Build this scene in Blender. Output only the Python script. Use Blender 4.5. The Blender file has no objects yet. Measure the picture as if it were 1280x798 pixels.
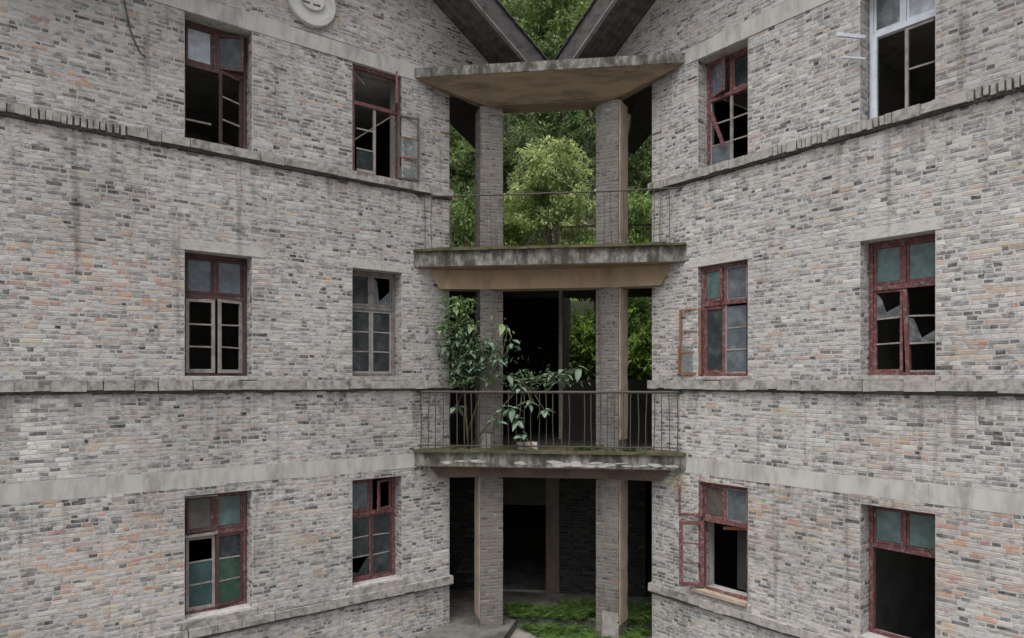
import bpy, bmesh, math, random
from mathutils import Vector, Matrix, noise
R = math.radians
rng = random.Random(7)
scene = bpy.context.scene
col = scene.collection

# ------------------------------------------------------------------ camera, sky, sun, exposure
CZ = 4.4                                    # eye height above the courtyard
cd = bpy.data.cameras.new('camera'); cam = bpy.data.objects.new('camera', cd); col.objects.link(cam)
cam.location = (0.862, -11.30, CZ); cam.rotation_euler = (R(90), 0, R(7.222))
cd.sensor_width = 36; cd.lens = 24.35; cd.shift_y = 0.0598; cd.clip_end = 2000
scene.camera = cam
SUN_EL, SUN_AZ = 66, 192                    # azimuth clockwise from +y
world = bpy.data.worlds.new('World'); scene.world = world; world.use_nodes = True
wn = world.node_tree; wn.nodes.clear()
sky = wn.nodes.new('ShaderNodeTexSky'); sky.sky_type = 'NISHITA'; sky.sun_disc = False
sky.sun_elevation = R(SUN_EL); sky.sun_rotation = R(SUN_AZ); sky.dust_density = 6; sky.air_density = 1.0; sky.ozone_density = 1.0
hs = wn.nodes.new('ShaderNodeHueSaturation'); hs.inputs['Saturation'].default_value = 0.30
bg = wn.nodes.new('ShaderNodeBackground'); bg.inputs['Strength'].default_value = 0.10
wo = wn.nodes.new('ShaderNodeOutputWorld')
wn.links.new(sky.outputs[0], hs.inputs['Color']); wn.links.new(hs.outputs[0], bg.inputs['Color']); wn.links.new(bg.outputs[0], wo.inputs['Surface'])
sd = bpy.data.lights.new('sun', 'SUN'); sd.energy = 1.4; sd.angle = R(55); sd.color = (1.0, 0.97, 0.93)
sun = bpy.data.objects.new('sun', sd); col.objects.link(sun)
sv = Vector((math.sin(R(SUN_AZ))*math.cos(R(SUN_EL)), math.cos(R(SUN_AZ))*math.cos(R(SUN_EL)), math.sin(R(SUN_EL))))
sun.rotation_euler = sv.to_track_quat('Z', 'Y').to_euler()
scene.view_settings.view_transform = 'Standard'; scene.view_settings.look = 'None'
scene.view_settings.gamma = 1; scene.view_settings.use_curve_mapping = False
scene.view_settings.exposure = 0.93
scene.render.engine = 'CYCLES'

# ------------------------------------------------------------------ materials
class NT:
    def __init__(s, name):
        s.m = bpy.data.materials.new(name); s.m.use_nodes = True; s.t = s.m.node_tree; s.t.nodes.clear()
        s.out = s.n('ShaderNodeOutputMaterial'); s.pos = s.n('ShaderNodeNewGeometry').outputs['Position']
    def n(s, typ, **kw):
        nd = s.t.nodes.new(typ)
        for k, v in kw.items(): setattr(nd, k, v)
        return nd
    def l(s, a, b): s.t.links.new(a, b)
    def noise(s, scale=1.0, detail=4, rough=0.6, stretch=(1, 1, 1), off=(0, 0, 0), dist=0.0):
        mp = s.n('ShaderNodeMapping'); mp.inputs['Scale'].default_value = stretch; mp.inputs['Location'].default_value = off
        s.l(s.pos, mp.inputs['Vector'])
        nz = s.n('ShaderNodeTexNoise'); nz.inputs['Scale'].default_value = scale; nz.inputs['Detail'].default_value = detail
        nz.inputs['Roughness'].default_value = rough; nz.inputs['Distortion'].default_value = dist
        s.l(mp.outputs[0], nz.inputs['Vector']); return nz.outputs['Fac']
    def ramp(s, fac, lo, hi, a=0.0, b=1.0):
        mr = s.n('ShaderNodeMapRange'); mr.interpolation_type = 'SMOOTHSTEP'
        for i, v in ((1, lo), (2, hi), (3, a), (4, b)): mr.inputs[i].default_value = v
        s.l(fac, mr.inputs[0]); return mr.outputs[0]
    def mix(s, fac, a, b, mode='MIX'):
        mx = s.n('ShaderNodeMix', data_type='RGBA', blend_type=mode)
        for sock, v in ((mx.inputs[0], fac), (mx.inputs[6], a), (mx.inputs[7], b)):
            if isinstance(v, (int, float)): sock.default_value = v
            elif isinstance(v, tuple): sock.default_value = (*v, 1) if len(v) == 3 else v
            else: s.l(v, sock)
        return mx.outputs[2]
    def bump(s, h, strength=0.3, dist=0.01):
        b = s.n('ShaderNodeBump'); b.inputs['Strength'].default_value = strength; b.inputs['Distance'].default_value = dist
        s.l(h, b.inputs['Height']); return b.outputs[0]
    def principled(s, color, rough=0.85, normal=None, spec=0.25):
        p = s.n('ShaderNodeBsdfPrincipled')
        if isinstance(color, tuple): p.inputs['Base Color'].default_value = (*color, 1)
        else: s.l(color, p.inputs['Base Color'])
        if isinstance(rough, (int, float)): p.inputs['Roughness'].default_value = rough
        else: s.l(rough, p.inputs['Roughness'])
        p.inputs['Specular IOR Level'].default_value = spec
        if normal: s.l(normal, p.inputs['Normal'])
        return p
    def done(s, shader): s.l(shader.outputs[0] if hasattr(shader, 'outputs') else shader, s.out.inputs['Surface']); return s.m

MORTAR = (0.45, 0.437, 0.425)
def brick_mat(name, src):
    t = NT(name)
    if src == 'attr':
        a = t.n('ShaderNodeAttribute', attribute_name='col'); c = a.outputs['Color']; al = a.outputs['Alpha']
    elif src == 'object':
        oi = t.n('ShaderNodeObjectInfo'); c = oi.outputs['Color']; al = oi.outputs['Alpha']
    else: al = None; c = t.mix(t.ramp(t.noise(14, 3), .35, .7), MORTAR, (0.27, 0.26, 0.25))
    c = t.mix(t.ramp(t.noise(90, 3), .35, .8, 0, .3), c, (0.17, 0.165, 0.16))         # grain
    smear = t.ramp(t.noise(10, 8, .78, (1, 1, 2.1)), .40, .555, .04, .93)                    # mortar slurry over the faces
    if al is not None:
        mu = t.n('ShaderNodeMath', operation='MULTIPLY'); t.l(smear, mu.inputs[0]); t.l(al, mu.inputs[1]); smear = mu.outputs[0]
    c = t.mix(smear, c, MORTAR)
    c = t.mix(t.ramp(t.noise(3.1, 5, .65, off=(7, 2, 4)), .58, .74, 0, .45 if MORTAR[0] > .3 else .18), c, (0.54, 0.53, 0.52))   # lime bloom
    c = t.mix(t.ramp(t.noise(.5, 3, .5, off=(3, 9, 1)), .40, .68, 0, .5), c, (0.66, 0.64, 0.625), 'MULTIPLY')  # weather zones
    c = t.mix(t.ramp(t.noise(5.5, 5, .62, (1, 1, .075), (1, 5, 8)), .56, .72, 0, .62), c, (0.45, 0.43, 0.41), 'MULTIPLY')  # runs
    sx = t.n('ShaderNodeSeparateXYZ'); t.l(t.pos, sx.inputs[0]); tot = None
    for zl, ln in ((3.13, .9), (-.17, .8), (-1.46, .5), (-3.5, .8), (5.05, .5)):
        mr = t.n('ShaderNodeMapRange')
        for i_, v_ in ((1, CZ+zl-ln), (2, CZ+zl), (3, 0.0), (4, 1.0)): mr.inputs[i_].default_value = v_
        lt = t.n('ShaderNodeMath', operation='LESS_THAN'); lt.inputs[1].default_value = CZ+zl; t.l(sx.outputs[2], lt.inputs[0]); t.l(sx.outputs[2], mr.inputs[0])
        m_ = t.n('ShaderNodeMath', operation='MULTIPLY'); t.l(mr.outputs[0], m_.inputs[0]); t.l(lt.outputs[0], m_.inputs[1])
        if tot is None: tot = m_.outputs[0]
        else:
            a_ = t.n('ShaderNodeMath', operation='MAXIMUM'); t.l(tot, a_.inputs[0]); t.l(m_.outputs[0], a_.inputs[1]); tot = a_.outputs[0]
    st_ = t.n('ShaderNodeMath', operation='MULTIPLY'); t.l(tot, st_.inputs[0]); t.l(t.ramp(t.noise(7, 5, .7, (1, 1, .10), (8, 3, 2)), .48, .66, 0, .6), st_.inputs[1])
    c = t.mix(st_.outputs[0], c, (0.42, 0.40, 0.37), 'MULTIPLY')                        # run-off stains hanging from the ledges and bands
    nrm = t.bump(t.noise(34, 7, .75), .75, .010)
    return t.done(t.principled(c, .93, nrm, .15))
M = {}
M['brick_attr'] = brick_mat('weathered_brick', 'attr')
M['brick_obj'] = brick_mat('weathered_brick_single', 'object')
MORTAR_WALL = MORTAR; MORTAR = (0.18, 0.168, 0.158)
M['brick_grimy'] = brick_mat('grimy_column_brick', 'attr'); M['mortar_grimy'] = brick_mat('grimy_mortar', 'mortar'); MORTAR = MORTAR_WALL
M['mortar'] = brick_mat('lime_mortar', 'mortar')

def weathered(name, c1, c2, s1=6, lo=.4, hi=.65, dirt=(0.06, 0.055, 0.05), dscale=4, dlo=.55, dhi=.75, damt=.7, rough=.85, st=(1, 1, 1), spec=.25, bump=.3, bs=45):
    t = NT(name)
    c = t.mix(t.ramp(t.noise(s1, 5, .65, st), lo, hi), c1, c2)
    c = t.mix(t.ramp(t.noise(dscale, 6, .7, st, (4, 4, 9)), dlo, dhi, 0, damt), c, dirt)
    return t.done(t.principled(c, rough, t.bump(t.noise(bs, 4, .7, st), bump, .006), spec))
M['concrete'] = weathered('band_concrete', (0.42, 0.408, 0.393), (0.32, 0.31, 0.298), 4, damt=.7, dirt=(0.19, 0.182, 0.172), dscale=3.5, dlo=.5, dhi=.72, st=(1, 1, .35))
M['sill'] = weathered('ledge_render', (0.33, 0.315, 0.30), (0.22, 0.21, 0.195), 11, damt=.75, dirt=(0.09, 0.088, 0.08), dscale=5, dlo=.5, dhi=.66)
M['ledge_shade'] = weathered('painted_ledge_shade', (0.085, 0.08, 0.074), (0.05, 0.048, 0.045), 6, damt=.5, dirt=(0.13, 0.12, 0.11), dscale=5, dlo=.55, dhi=.7)  # dark colour that paints the shadow line of the ledges
M['slab_face'] = weathered('mouldy_slab', (0.25, 0.245, 0.23), (0.11, 0.106, 0.092), 10, damt=.95, dirt=(0.04, 0.04, 0.03), dscale=4, dlo=.38, dhi=.60, st=(1, 1, .5))
M['soffit'] = weathered('tan_soffit', (0.235, 0.178, 0.125), (0.16, 0.122, 0.088), 6, damt=.75, dirt=(0.085, 0.066, 0.05), dscale=3.5, dlo=.48, dhi=.68, st=(.3, 1.6, 1.6), bump=.6, bs=16)
M['beam'] = weathered('tan_beam_render', (0.33, 0.245, 0.17), (0.25, 0.187, 0.13), 2.2, damt=.6, dirt=(0.13, 0.095, 0.07), dscale=2.2, st=(1, 1, .4))
M['moss'] = weathered('moss_lip', (0.075, 0.07, 0.04), (0.11, 0.085, 0.06), 9, damt=.8, dirt=(0.035, 0.05, 0.016), dscale=5, dlo=.45, dhi=.6, bump=.7)
M['plaster'] = weathered('old_plaster', (0.30, 0.285, 0.27), (0.21, 0.195, 0.18), 5, damt=.5, dirt=(0.16, 0.14, 0.125))
M['flake'] = weathered('white_flaking_render', (0.36, 0.35, 0.335), (0.24, 0.23, 0.215), 9, damt=.6, dirt=(0.10, 0.095, 0.085), dscale=9)
M['pier'] = weathered('dim_pier', (0.13, 0.10, 0.08), (0.09, 0.072, 0.06), 4, damt=.6, dirt=(0.05, 0.045, 0.04))
M['tan_plaster'] = weathered('tan_plaster', (0.34, 0.275, 0.22), (0.26, 0.215, 0.18), 4, damt=.6, dirt=(0.10, 0.085, 0.075))
M['room'] = weathered('room_plaster', (0.60, 0.59, 0.575), (0.48, 0.47, 0.46), 2, damt=.7, dirt=(0.2, 0.195, 0.19), dscale=1.4)
M['dado'] = weathered('green_dado', (0.035, 0.06, 0.05), (0.03, 0.045, 0.04), 3)
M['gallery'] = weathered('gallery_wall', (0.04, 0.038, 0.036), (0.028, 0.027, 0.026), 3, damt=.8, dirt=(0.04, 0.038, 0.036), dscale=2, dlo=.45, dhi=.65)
M['red'] = weathered('maroon_paint', (0.14, 0.05, 0.052), (0.085, 0.04, 0.042), 11, damt=.85, dirt=(0.21, 0.165, 0.15), dscale=22, dlo=.50, dhi=.62, rough=.6, bump=.4)
M['maroon'] = weathered('brown_maroon_paint', (0.085, 0.045, 0.044), (0.055, 0.032, 0.032), 11, damt=.85, dirt=(0.20, 0.165, 0.15), dscale=14, dlo=.56, dhi=.7, rough=.65, bump=.4)
M['grey_wood'] = weathered('bare_grey_wood', (0.28, 0.26, 0.245), (0.19, 0.17, 0.16), 10, damt=.6, dirt=(0.14, 0.06, 0.055), dscale=13, dlo=.56, dhi=.7, rough=.8)
M['dark_grey_wood'] = weathered('dark_grey_wood', (0.20, 0.185, 0.18), (0.125, 0.115, 0.11), 10, damt=.5, dirt=(0.07, 0.05, 0.05), dscale=13, rough=.8)
M['dark_frame'] = weathered('dark_bare_frame', (0.12, 0.10, 0.09), (0.08, 0.068, 0.06), 10, damt=.6, dirt=(0.18, 0.075, 0.05), dscale=8, rough=.85)
M['rust_wood'] = weathered('rusty_wood', (0.24, 0.10, 0.055), (0.16, 0.085, 0.06), 10, damt=.7, dirt=(0.20, 0.18, 0.16), dscale=11, dlo=.5, rough=.85)
M['blue_white'] = weathered('pale_blue_paint', (0.55, 0.60, 0.67), (0.47, 0.50, 0.55), 8, damt=.6, dirt=(0.30, 0.28, 0.27), dscale=12, dlo=.6, dhi=.72, rough=.6)
M['iron'] = weathered('rusty_iron', (0.062, 0.06, 0.052), (0.075, 0.06, 0.05), 20, damt=.6, dirt=(0.05, 0.055, 0.045), dscale=9, rough=.75)
M['soffit_wood'] = weathered('dark_soffit_wood', (0.105, 0.095, 0.088), (0.055, 0.05, 0.047), 5, damt=.6, dirt=(0.03, 0.028, 0.028), dscale=4, st=(1, 1, 3))
M['fascia'] = weathered('weathered_fascia', (0.085, 0.077, 0.08), (0.045, 0.041, 0.042), 5, damt=.7, dirt=(0.05, 0.045, 0.045), dscale=5, st=(1, 1, 2))
M['trim'] = weathered('pale_verge_trim', (0.25, 0.235, 0.237), (0.17, 0.16, 0.16), 6, damt=.5)
M['tile'] = weathered('dark_roof_tile', (0.075, 0.07, 0.07), (0.05, 0.045, 0.045), 6)
M['medal'] = weathered('grey_cement_relief', (0.50, 0.50, 0.495), (0.43, 0.43, 0.42), 5, damt=.4, dirt=(0.25, 0.25, 0.245))
M['ground'] = weathered('yard_concrete', (0.25, 0.24, 0.22), (0.16, 0.152, 0.14), 2.4, damt=.8, dirt=(0.08, 0.085, 0.05), dscale=1.8, dlo=.47, dhi=.66, bump=.6)
M['gfloor'] = weathered('dirty_floor', (0.15, 0.145, 0.13), (0.09, 0.087, 0.078), 3, damt=.8, dirt=(0.045, 0.045, 0.035), dscale=2, dlo=.45, dhi=.65)
M['hill'] = weathered('forest_floor', (0.035, 0.045, 0.02), (0.055, 0.05, 0.03), 2, bump=.6)
M['bark'] = weathered('bark', (0.13, 0.11, 0.09), (0.08, 0.07, 0.055), 6, st=(1, 1, .3))
M['pale_bark'] = weathered('pale_dead_wood', (0.42, 0.38, 0.32), (0.30, 0.27, 0.22), 6)
M['stem'] = weathered('green_brown_stem', (0.12, 0.11, 0.06), (0.09, 0.07, 0.04), 12)
M['stone'] = weathered('pale_rubble', (0.42, 0.37, 0.32), (0.33, 0.29, 0.25), 9)
M['straw'] = weathered('dry_straw', (0.42, 0.36, 0.24), (0.32, 0.27, 0.17), 9)
M['board'] = weathered('sheet_board', (0.07, 0.068, 0.067), (0.05, 0.05, 0.05), 4)

def glass(name, tint, dirt=.5, transp=.35, rough=.12):
    t = NT(name)
    d = t.mix(t.ramp(t.noise(5, 5, .7), .4, .7), tint, tuple(min(1, x*1.5+.015) for x in tint))
    p = t.principled(d, rough, t.bump(t.noise(3, 2), .06, .02), .5)
    tr = t.n('ShaderNodeBsdfTransparent'); tr.inputs[0].default_value = (*[min(1, .35+x*2.5) for x in tint], 1)
    ms = t.n('ShaderNodeMixShader')
    t.l(t.ramp(t.noise(4, 4, .7, off=(2, 2, 2)), .35, .7, transp*1.5, transp*.4), ms.inputs[0]); t.l(p.outputs[0], ms.inputs[1]); t.l(tr.outputs[0], ms.inputs[2])
    return t.done(ms)
G = {'teal': glass('teal_pane', (0.085, 0.135, 0.135), transp=.2), 'dark': glass('dark_dirty_pane', (0.035, 0.045, 0.05), transp=.35),
     'pale': glass('frosted_pale_pane', (0.30, 0.33, 0.37), transp=.08, rough=.35), 'blue': glass('blue_grey_pane', (0.11, 0.13, 0.15), transp=.25),
     'deep': glass('deep_teal_pane', (0.025, 0.06, 0.065), transp=.2), 'green': glass('green_pane', (0.03, 0.07, 0.055), transp=.2),
     'brown': glass('brown_pane', (0.085, 0.075, 0.07), transp=.2), 'clear': glass('grey_clear_pane', (0.20, 0.215, 0.22), transp=.55)}

def leaf_mat(name, attr_mul=1.0, trans=.3, rough=.5):
    t = NT(name)
    a = t.n('ShaderNodeAttribute', attribute_name='col').outputs['Color']
    oi = t.n('ShaderNodeObjectInfo')
    c = t.mix(1.0, a, oi.outputs['Color'], 'MULTIPLY')
    p = t.principled(c, rough, None, .35)
    tl = t.n('ShaderNodeBsdfTranslucent'); t.l(c, tl.inputs['Color'])
    ms = t.n('ShaderNodeMixShader'); ms.inputs[0].default_value = trans
    t.l(p.outputs[0], ms.inputs[1]); t.l(tl.outputs[0], ms.inputs[2]); return t.done(ms)
t = NT('dark_rear_brick'); M['dark_rear_brick'] = t.done(t.principled(t.mix(t.ramp(t.noise(8, 5, .7), .45, .65, 0, .6), t.n('ShaderNodeAttribute', attribute_name='col').outputs['Color'], (0.03, 0.029, 0.028)), .95, None, .1))
M['leaf'] = leaf_mat('leaf', trans=.42)
M['leaf_white'] = M['leaf']
M['leaf_big'] = leaf_mat('glossy_leaf', trans=.25, rough=.62)

# ------------------------------------------------------------------ helpers
def link(o, parent=None, **props):
    col.objects.link(o)
    if parent is not None: o.parent = parent
    for k, v in props.items():
        if v is not None: o[k] = v
    return o
def mesh_obj(name, verts, faces, mat, parent=None, cols=None, recalc=True, smooth=False, **props):
    me = bpy.data.meshes.new(name); me.from_pydata([tuple(v) for v in verts], [], faces)
    if recalc:
        bm = bmesh.new(); bm.from_mesh(me); bmesh.ops.recalc_face_normals(bm, faces=bm.faces); bm.to_mesh(me); bm.free()
    if cols is not None:
        at = me.attributes.new('col', 'FLOAT_COLOR', 'FACE')
        at.data.foreach_set('color', [x for c in cols for x in (*c[:3], c[3] if len(c) > 3 else 1.0)])
    me.materials.append(mat)
    if smooth:
        for p in me.polygons: p.use_smooth = True
    return link(bpy.data.objects.new(name, me), parent, **props)
BOXF = [(0, 1, 3, 2), (4, 6, 7, 5), (0, 4, 5, 1), (2, 3, 7, 6), (0, 2, 6, 4), (1, 5, 7, 3)]
class MB:
    def __init__(s): s.v = []; s.f = []
    def box(s, m, a0, a1, d0, d1, z0, z1, j=0.0):
        b = len(s.v)
        for a in (a0, a1):
            for d in (d0, d1):
                for z in (z0, z1):
                    s.v.append(m(a+rng.uniform(-j, j), d+rng.uniform(-j, j), z+rng.uniform(-j, j)))
        s.f += [tuple(b+i for i in q) for q in BOXF]; return s
    def prism(s, poly, lo, hi):
        """poly: list of points, lo/hi: functions point -> world vertex"""
        b = len(s.v); n = len(poly)
        s.v += [lo(p) for p in poly]; s.v += [hi(p) for p in poly]
        s.f.append(tuple(range(b, b+n))); s.f.append(tuple(range(b+2*n-1, b+n-1, -1)))
        for i in range(n): s.f.append((b+i, b+(i+1) % n, b+n+(i+1) % n, b+n+i))
        return s
    def tube(s, pts, radii, n=6):
        b0 = len(s.v); prev = None
        for i, p in enumerate(pts):
            p = Vector(p); q = Vector(pts[min(i+1, len(pts)-1)]); o = Vector(pts[max(i-1, 0)]); t = (q-o).normalized()
            ref = prev if prev is not None else (Vector((1, 0, 0)) if abs(t.z) > .8 else Vector((0, 0, 1)))
            x = (ref - t*ref.dot(t)).normalized(); y = t.cross(x); prev = x
            r = radii[i] if isinstance(radii, (list, tuple)) else radii
            for k in range(n):
                a = 2*math.pi*k/n; s.v.append(p + (x*math.cos(a)+y*math.sin(a))*r)
            if i:
                c = b0+(i-1)*n
                for k in range(n): s.f.append((c+k, c+(k+1) % n, c+n+(k+1) % n, c+n+k))
        s.f.append(tuple(range(b0, b0+n))); e = len(s.v)-n; s.f.append(tuple(range(e+n-1, e-1, -1))); return s
    def build(s, name, mat, parent=None, **k): return mesh_obj(name, s.v, s.f, mat, parent, **k)

r2 = math.sqrt(.5); Q = 2.2317
def FL(a, d, z): return Vector((-Q + r2*a - r2*d, r2*a + r2*d, CZ+z))      # left wing wall: a to the right along the wall, d into the wall
def FR(a, d, z): return Vector((Q + r2*a + r2*d, -r2*a + r2*d, CZ+z))
def FG(q, w, z): return Vector((q, w, CZ+z))                                # gallery
class Side:
    pass
SL = Side(); SL.F = FL; SL.sg = 1; SL.nm = 'left'
SR = Side(); SR.F = FR; SR.sg = -1; SR.nm = 'right'
GROUND = -4.4
A_END, A_FAR = 0.71, -8.0                   # s of the wall end at the gallery, and of the far end
def soff(s): return 5.76 - .62*(abs(s+1.78)-3.32)

# ------------------------------------------------------------------ ground and hillside
def hill_z(x, y):
    t = max(0.0, y-5.0+.25*max(0, abs(x)-6))
    return CZ+GROUND-.35 + min(t, 70)*.66 + .8*noise.noise(Vector((x*.15, y*.15, 0)))*min(1, t/4)
v = []; f = []
mesh_obj('ground', [(-400, -400, 0), (400, -400, 0), (400, 400, 0), (-400, 400, 0)], [(0, 1, 2, 3)], M['ground'], kind='structure')
nx, ny = 60, 44
for j in range(ny+1):
    for i in range(nx+1):
        x = -90+180*i/nx; y = 4.3+82*(j/ny)**1.4; v.append((x, y, hill_z(x, y)))
for j in range(ny):
    for i in range(nx): k = j*(nx+1)+i; f.append((k, k+1, k+nx+2, k+nx+1))
mesh_obj('hillside', v, f, M['hill'], smooth=True, kind='structure')

# ------------------------------------------------------------------ the building
B = link(bpy.data.objects.new('brick_building', None), None,
         label='abandoned grey brick building with two gabled wings meeting at a balconied corner', category='building')
B.empty_display_size = .5

WINS = {  # s0, s1 (s runs towards the gallery corner), sill, head
    'L': [(-3.55, -2.65), (-1.10, -.22)], 'R': [(-3.62, -2.74), (-1.11, -.22)]}
LEV = [(3.29, 5.02), (0.06, 1.78), (-3.27, -1.58)]
def holes_for(key):
    return [(s0, s1, z0, z1) for (s0, s1) in WINS[key] for (z0, z1) in LEV]

# bricks -------------------------------------------------------------
TAN = {'L': [(-4.6, 1.2, 1.3, .75, .5), (-4.3, -2.3, 1.2, .8, .5), (-5.2, 4.2, .9, .5, .35), (-4.8, 1.45, .75, .32, .85), (-4.5, -2.15, .8, .5, .8), (-1.9, -2.1, .6, .4, .5), (-4.6, 3.75, .35, .12, .9), (-4.3, -.8, .5, .2, .4), (-1.6, 1.5, .3, .2, .5)],
       'R': [(-4.2, -2.2, 1.0, .8, .5), (-1.6, -2.0, .9, .35, .5), (-4.6, 1.6, .8, .8, .25), (-4.1, -1.85, .6, .3, .85), (-3.2, -.85, .5, .12, .8), (-1.7, -1.9, .5, .2, .6), (-4.0, .35, .5, .08, .9), (-2.2, .35, .4, .1, .4)],
       'C': []}
def brick_colour(key, s, z, length):
    k_ = 1.0
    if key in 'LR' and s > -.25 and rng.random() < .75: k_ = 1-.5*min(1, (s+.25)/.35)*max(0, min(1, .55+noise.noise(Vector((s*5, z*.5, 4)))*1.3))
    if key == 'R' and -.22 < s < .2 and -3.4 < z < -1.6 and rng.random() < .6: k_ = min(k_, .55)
    c_ = brick_tone(key, s, z, length); sat = max(c_)-min(c_); lum = sum(c_)/3
    al = .35 if lum < .09 else (.55 if lum < .17 else (.5 if sat > .1 else (.7 if lum > .45 else 1.0)))
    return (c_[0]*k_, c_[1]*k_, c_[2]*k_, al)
def brick_tone(key, s, z, length):
    tan = 0
    for (cs, cz, rs, rz, amt) in TAN.get(key, []):
        tan = max(tan, amt*math.exp(-((s-cs)/rs)**2-((z-cz)/rz)**2))
    n = noise.noise(Vector((s*1.1, z*4.2, 3.0 if key == 'L' else 11.0)))
    n2 = noise.noise(Vector((s*.45, z*.8, 21.0 if key == 'L' else 31.0)))
    u = rng.random(); g = rng.gauss(0, 1)
    if key == 'L' and -1.25 < z < -.2 and (abs(s+5.25+.04*math.sin(z*9)) < .12 or abs(s+4.95) < .06) and u > .08: b = rng.uniform(.60, .70); return (b, b*.985, b*.965)
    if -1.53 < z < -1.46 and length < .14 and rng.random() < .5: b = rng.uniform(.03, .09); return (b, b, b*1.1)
    if u < (.10 + .34*max(0, n) + .07*n2)*(1.5 if length < .13 else .8):                      # dark, over-fired
        if rng.random() < (.6 if length < .13 else .3): b = rng.uniform(.025, .06); return (b, b, b*1.12)
        b = rng.uniform(.085, .16); return (b*1.0, b, b*1.08)
    if rng.random() < .06 + .85*tan:
        k = rng.random()
        if k < .28 and tan > .3: return (.40+.05*g, .215+.03*g, .145)
        if k < .45: return (.36+.04*g, .265+.03*g, .215)
        return (.41+.04*g, .345+.03*g, .305)
    if u > .93: b = rng.uniform(.46, .58); return (b, b*.985, b*.96)
    if u > .74: b = rng.uniform(.12, .2); return (b, b*.985, b*.975)
    b = .265+.06*g + .06*n2; b = min(.44, max(.13, b)); k = rng.random()
    if k < .22: return (b*.90, b*.95, b*1.05)          # blue grey
    if k < .45: return (b*1.08, b*.97, b*.93)          # pinkish
    w = rng.uniform(.94, 1.0); return (b, b*w, b*(w-.02))
def lay(key, a0, a1, z0, z1, holes, clip=None, course=.0565, header=.5):
    """courses of bricks over a face; returns (a0,a1,z0,z1,proud,colour)"""
    out = []; n = max(1, round((z1-z0)/course)); c = (z1-z0)/n
    for i in range(n):
        zb, zt = z0+i*c+.003, z0+(i+1)*c-.003
        zm = (zb+zt)/2; lo, hi = a0, a1
        if clip:
            lo, hi = clip(zt); lo = max(lo, a0); hi = min(hi, a1)
            if hi-lo < .05: continue
        cuts = sorted((h[0], h[1]) for h in holes if h[2]-.02 < zm < h[3]+.02)
        spans = []; x = lo
        for (h0, h1) in cuts:
            if h0 > x: spans.append((x, min(h0, hi)))
            x = max(x, h1)
        if x < hi: spans.append((x, hi))
        for (s0, s1) in spans:
            x = s0 - rng.uniform(0, .06)*0
            while x < s1-.02:
                L = rng.uniform(.07, .12) if rng.random() < header else rng.uniform(.14, .225)
                if s1-(x+L) < .06: L = s1-x
                jj = rng.uniform(.005, .012)
                if L > .03:
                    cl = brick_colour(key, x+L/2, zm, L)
                    pr = rng.uniform(.0008, .0048)
                    if sum(cl[:3]) < .5 and L > .06: x += 0; dk = rng.uniform(.002, .007)
                    else: dk = 0
                    if sum(cl[:3]) < .2 and rng.random() < .4: pr = -.004      # a lost face, set back
                    wv = .016*noise.noise(Vector((x*.55, zm*.9, 2.0)))+.012*noise.noise(Vector((x*3.1, zm*7.0, 8.0))) if key != 'C' else 0
                    out.append((x+jj/2+dk, x+L-jj/2-dk, zb+wv+dk*.7+rng.uniform(-.002, .005), zt+wv-dk*.7+rng.uniform(-.007, .003), pr, cl))
                x += L
    return out
def brick_verts(b, j=.0045):
    a0, a1, z0, z1, p, c = b
    u = lambda: rng.uniform(-j, j)
    ring = [(a0+u(), z0+u()), (a1+u(), z0+u()), (a1+u(), z1+u()), (a0+u(), z1+u())]
    ch = .005; ins = [(a0+ch+u(), z0+ch), (a1-ch+u(), z0+ch), (a1-ch+u(), z1-ch), (a0+ch+u(), z1-ch)]
    base = .006 if p > 0 else .0
    if p < 0: return [(x, .001, z) for x, z in ring]+[(x, -.0015, z) for x, z in ring]+[(x, -.002, z) for x, z in ins]
    t = [rng.uniform(-.0015, .0015) for _ in range(4)]
    return [(x, base, z) for x, z in ring]+[(x, -p+.0025, z) for x, z in ring]+[(x, -p+t[i], z) for i, (x, z) in enumerate(ins)]
BRF = [(0, 1, 5, 4), (1, 2, 6, 5), (2, 3, 7, 6), (3, 0, 4, 7), (4, 5, 9, 8), (5, 6, 10, 9), (6, 7, 11, 10), (7, 4, 8, 11), (8, 9, 10, 11)]
def bricks_mesh(name, bricks, fmap, parent, flip=False, **props):
    v = []; f = []; cs = []
    for b in bricks:
        k = len(v); v += [fmap(*p) for p in brick_verts(b)]
        f += [tuple(k+i for i in (q[::-1] if flip else q)) for q in BRF]; cs += [b[5]]*9
    return mesh_obj(name, v, f, props.pop('mat', M['brick_attr']), parent, cols=cs, recalc=False, **props)
# unit bricks for the ones that are parts of their own
UNIT = []
for k in range(8):
    vv = []
    u = lambda s: rng.uniform(-s, s)
    ring = [(0+u(.012), 0+u(.05)), (1+u(.012), 0+u(.05)), (1+u(.012), 1+u(.05)), (0+u(.012), 1+u(.05))]
    ins = [(.028, .1), (.972, .1), (.972, .9), (.028, .9)]
    vv = [(x, 1.0, z) for x, z in ring]+[(x, .3, z) for x, z in ring]+[(x+u(.008), u(.1), z+u(.03)) for x, z in ins]
    me = bpy.data.meshes.new('brick'); me.from_pydata(vv, [], BRF); me.materials.append(M['brick_obj']); UNIT.append(me)
cam_m = Matrix.LocRotScale(cam.location, cam.rotation_euler.to_quaternion(), None).inverted()
def in_frame(p):
    c = cam_m @ p
    if c.z > -.5: return None
    x = 640+865.7*c.x/-c.z; y = 475.5-865.7*c.y/-c.z
    return (x, y, -c.z) if 4 < x < 1276 and 4 < y < 794 else None
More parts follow.
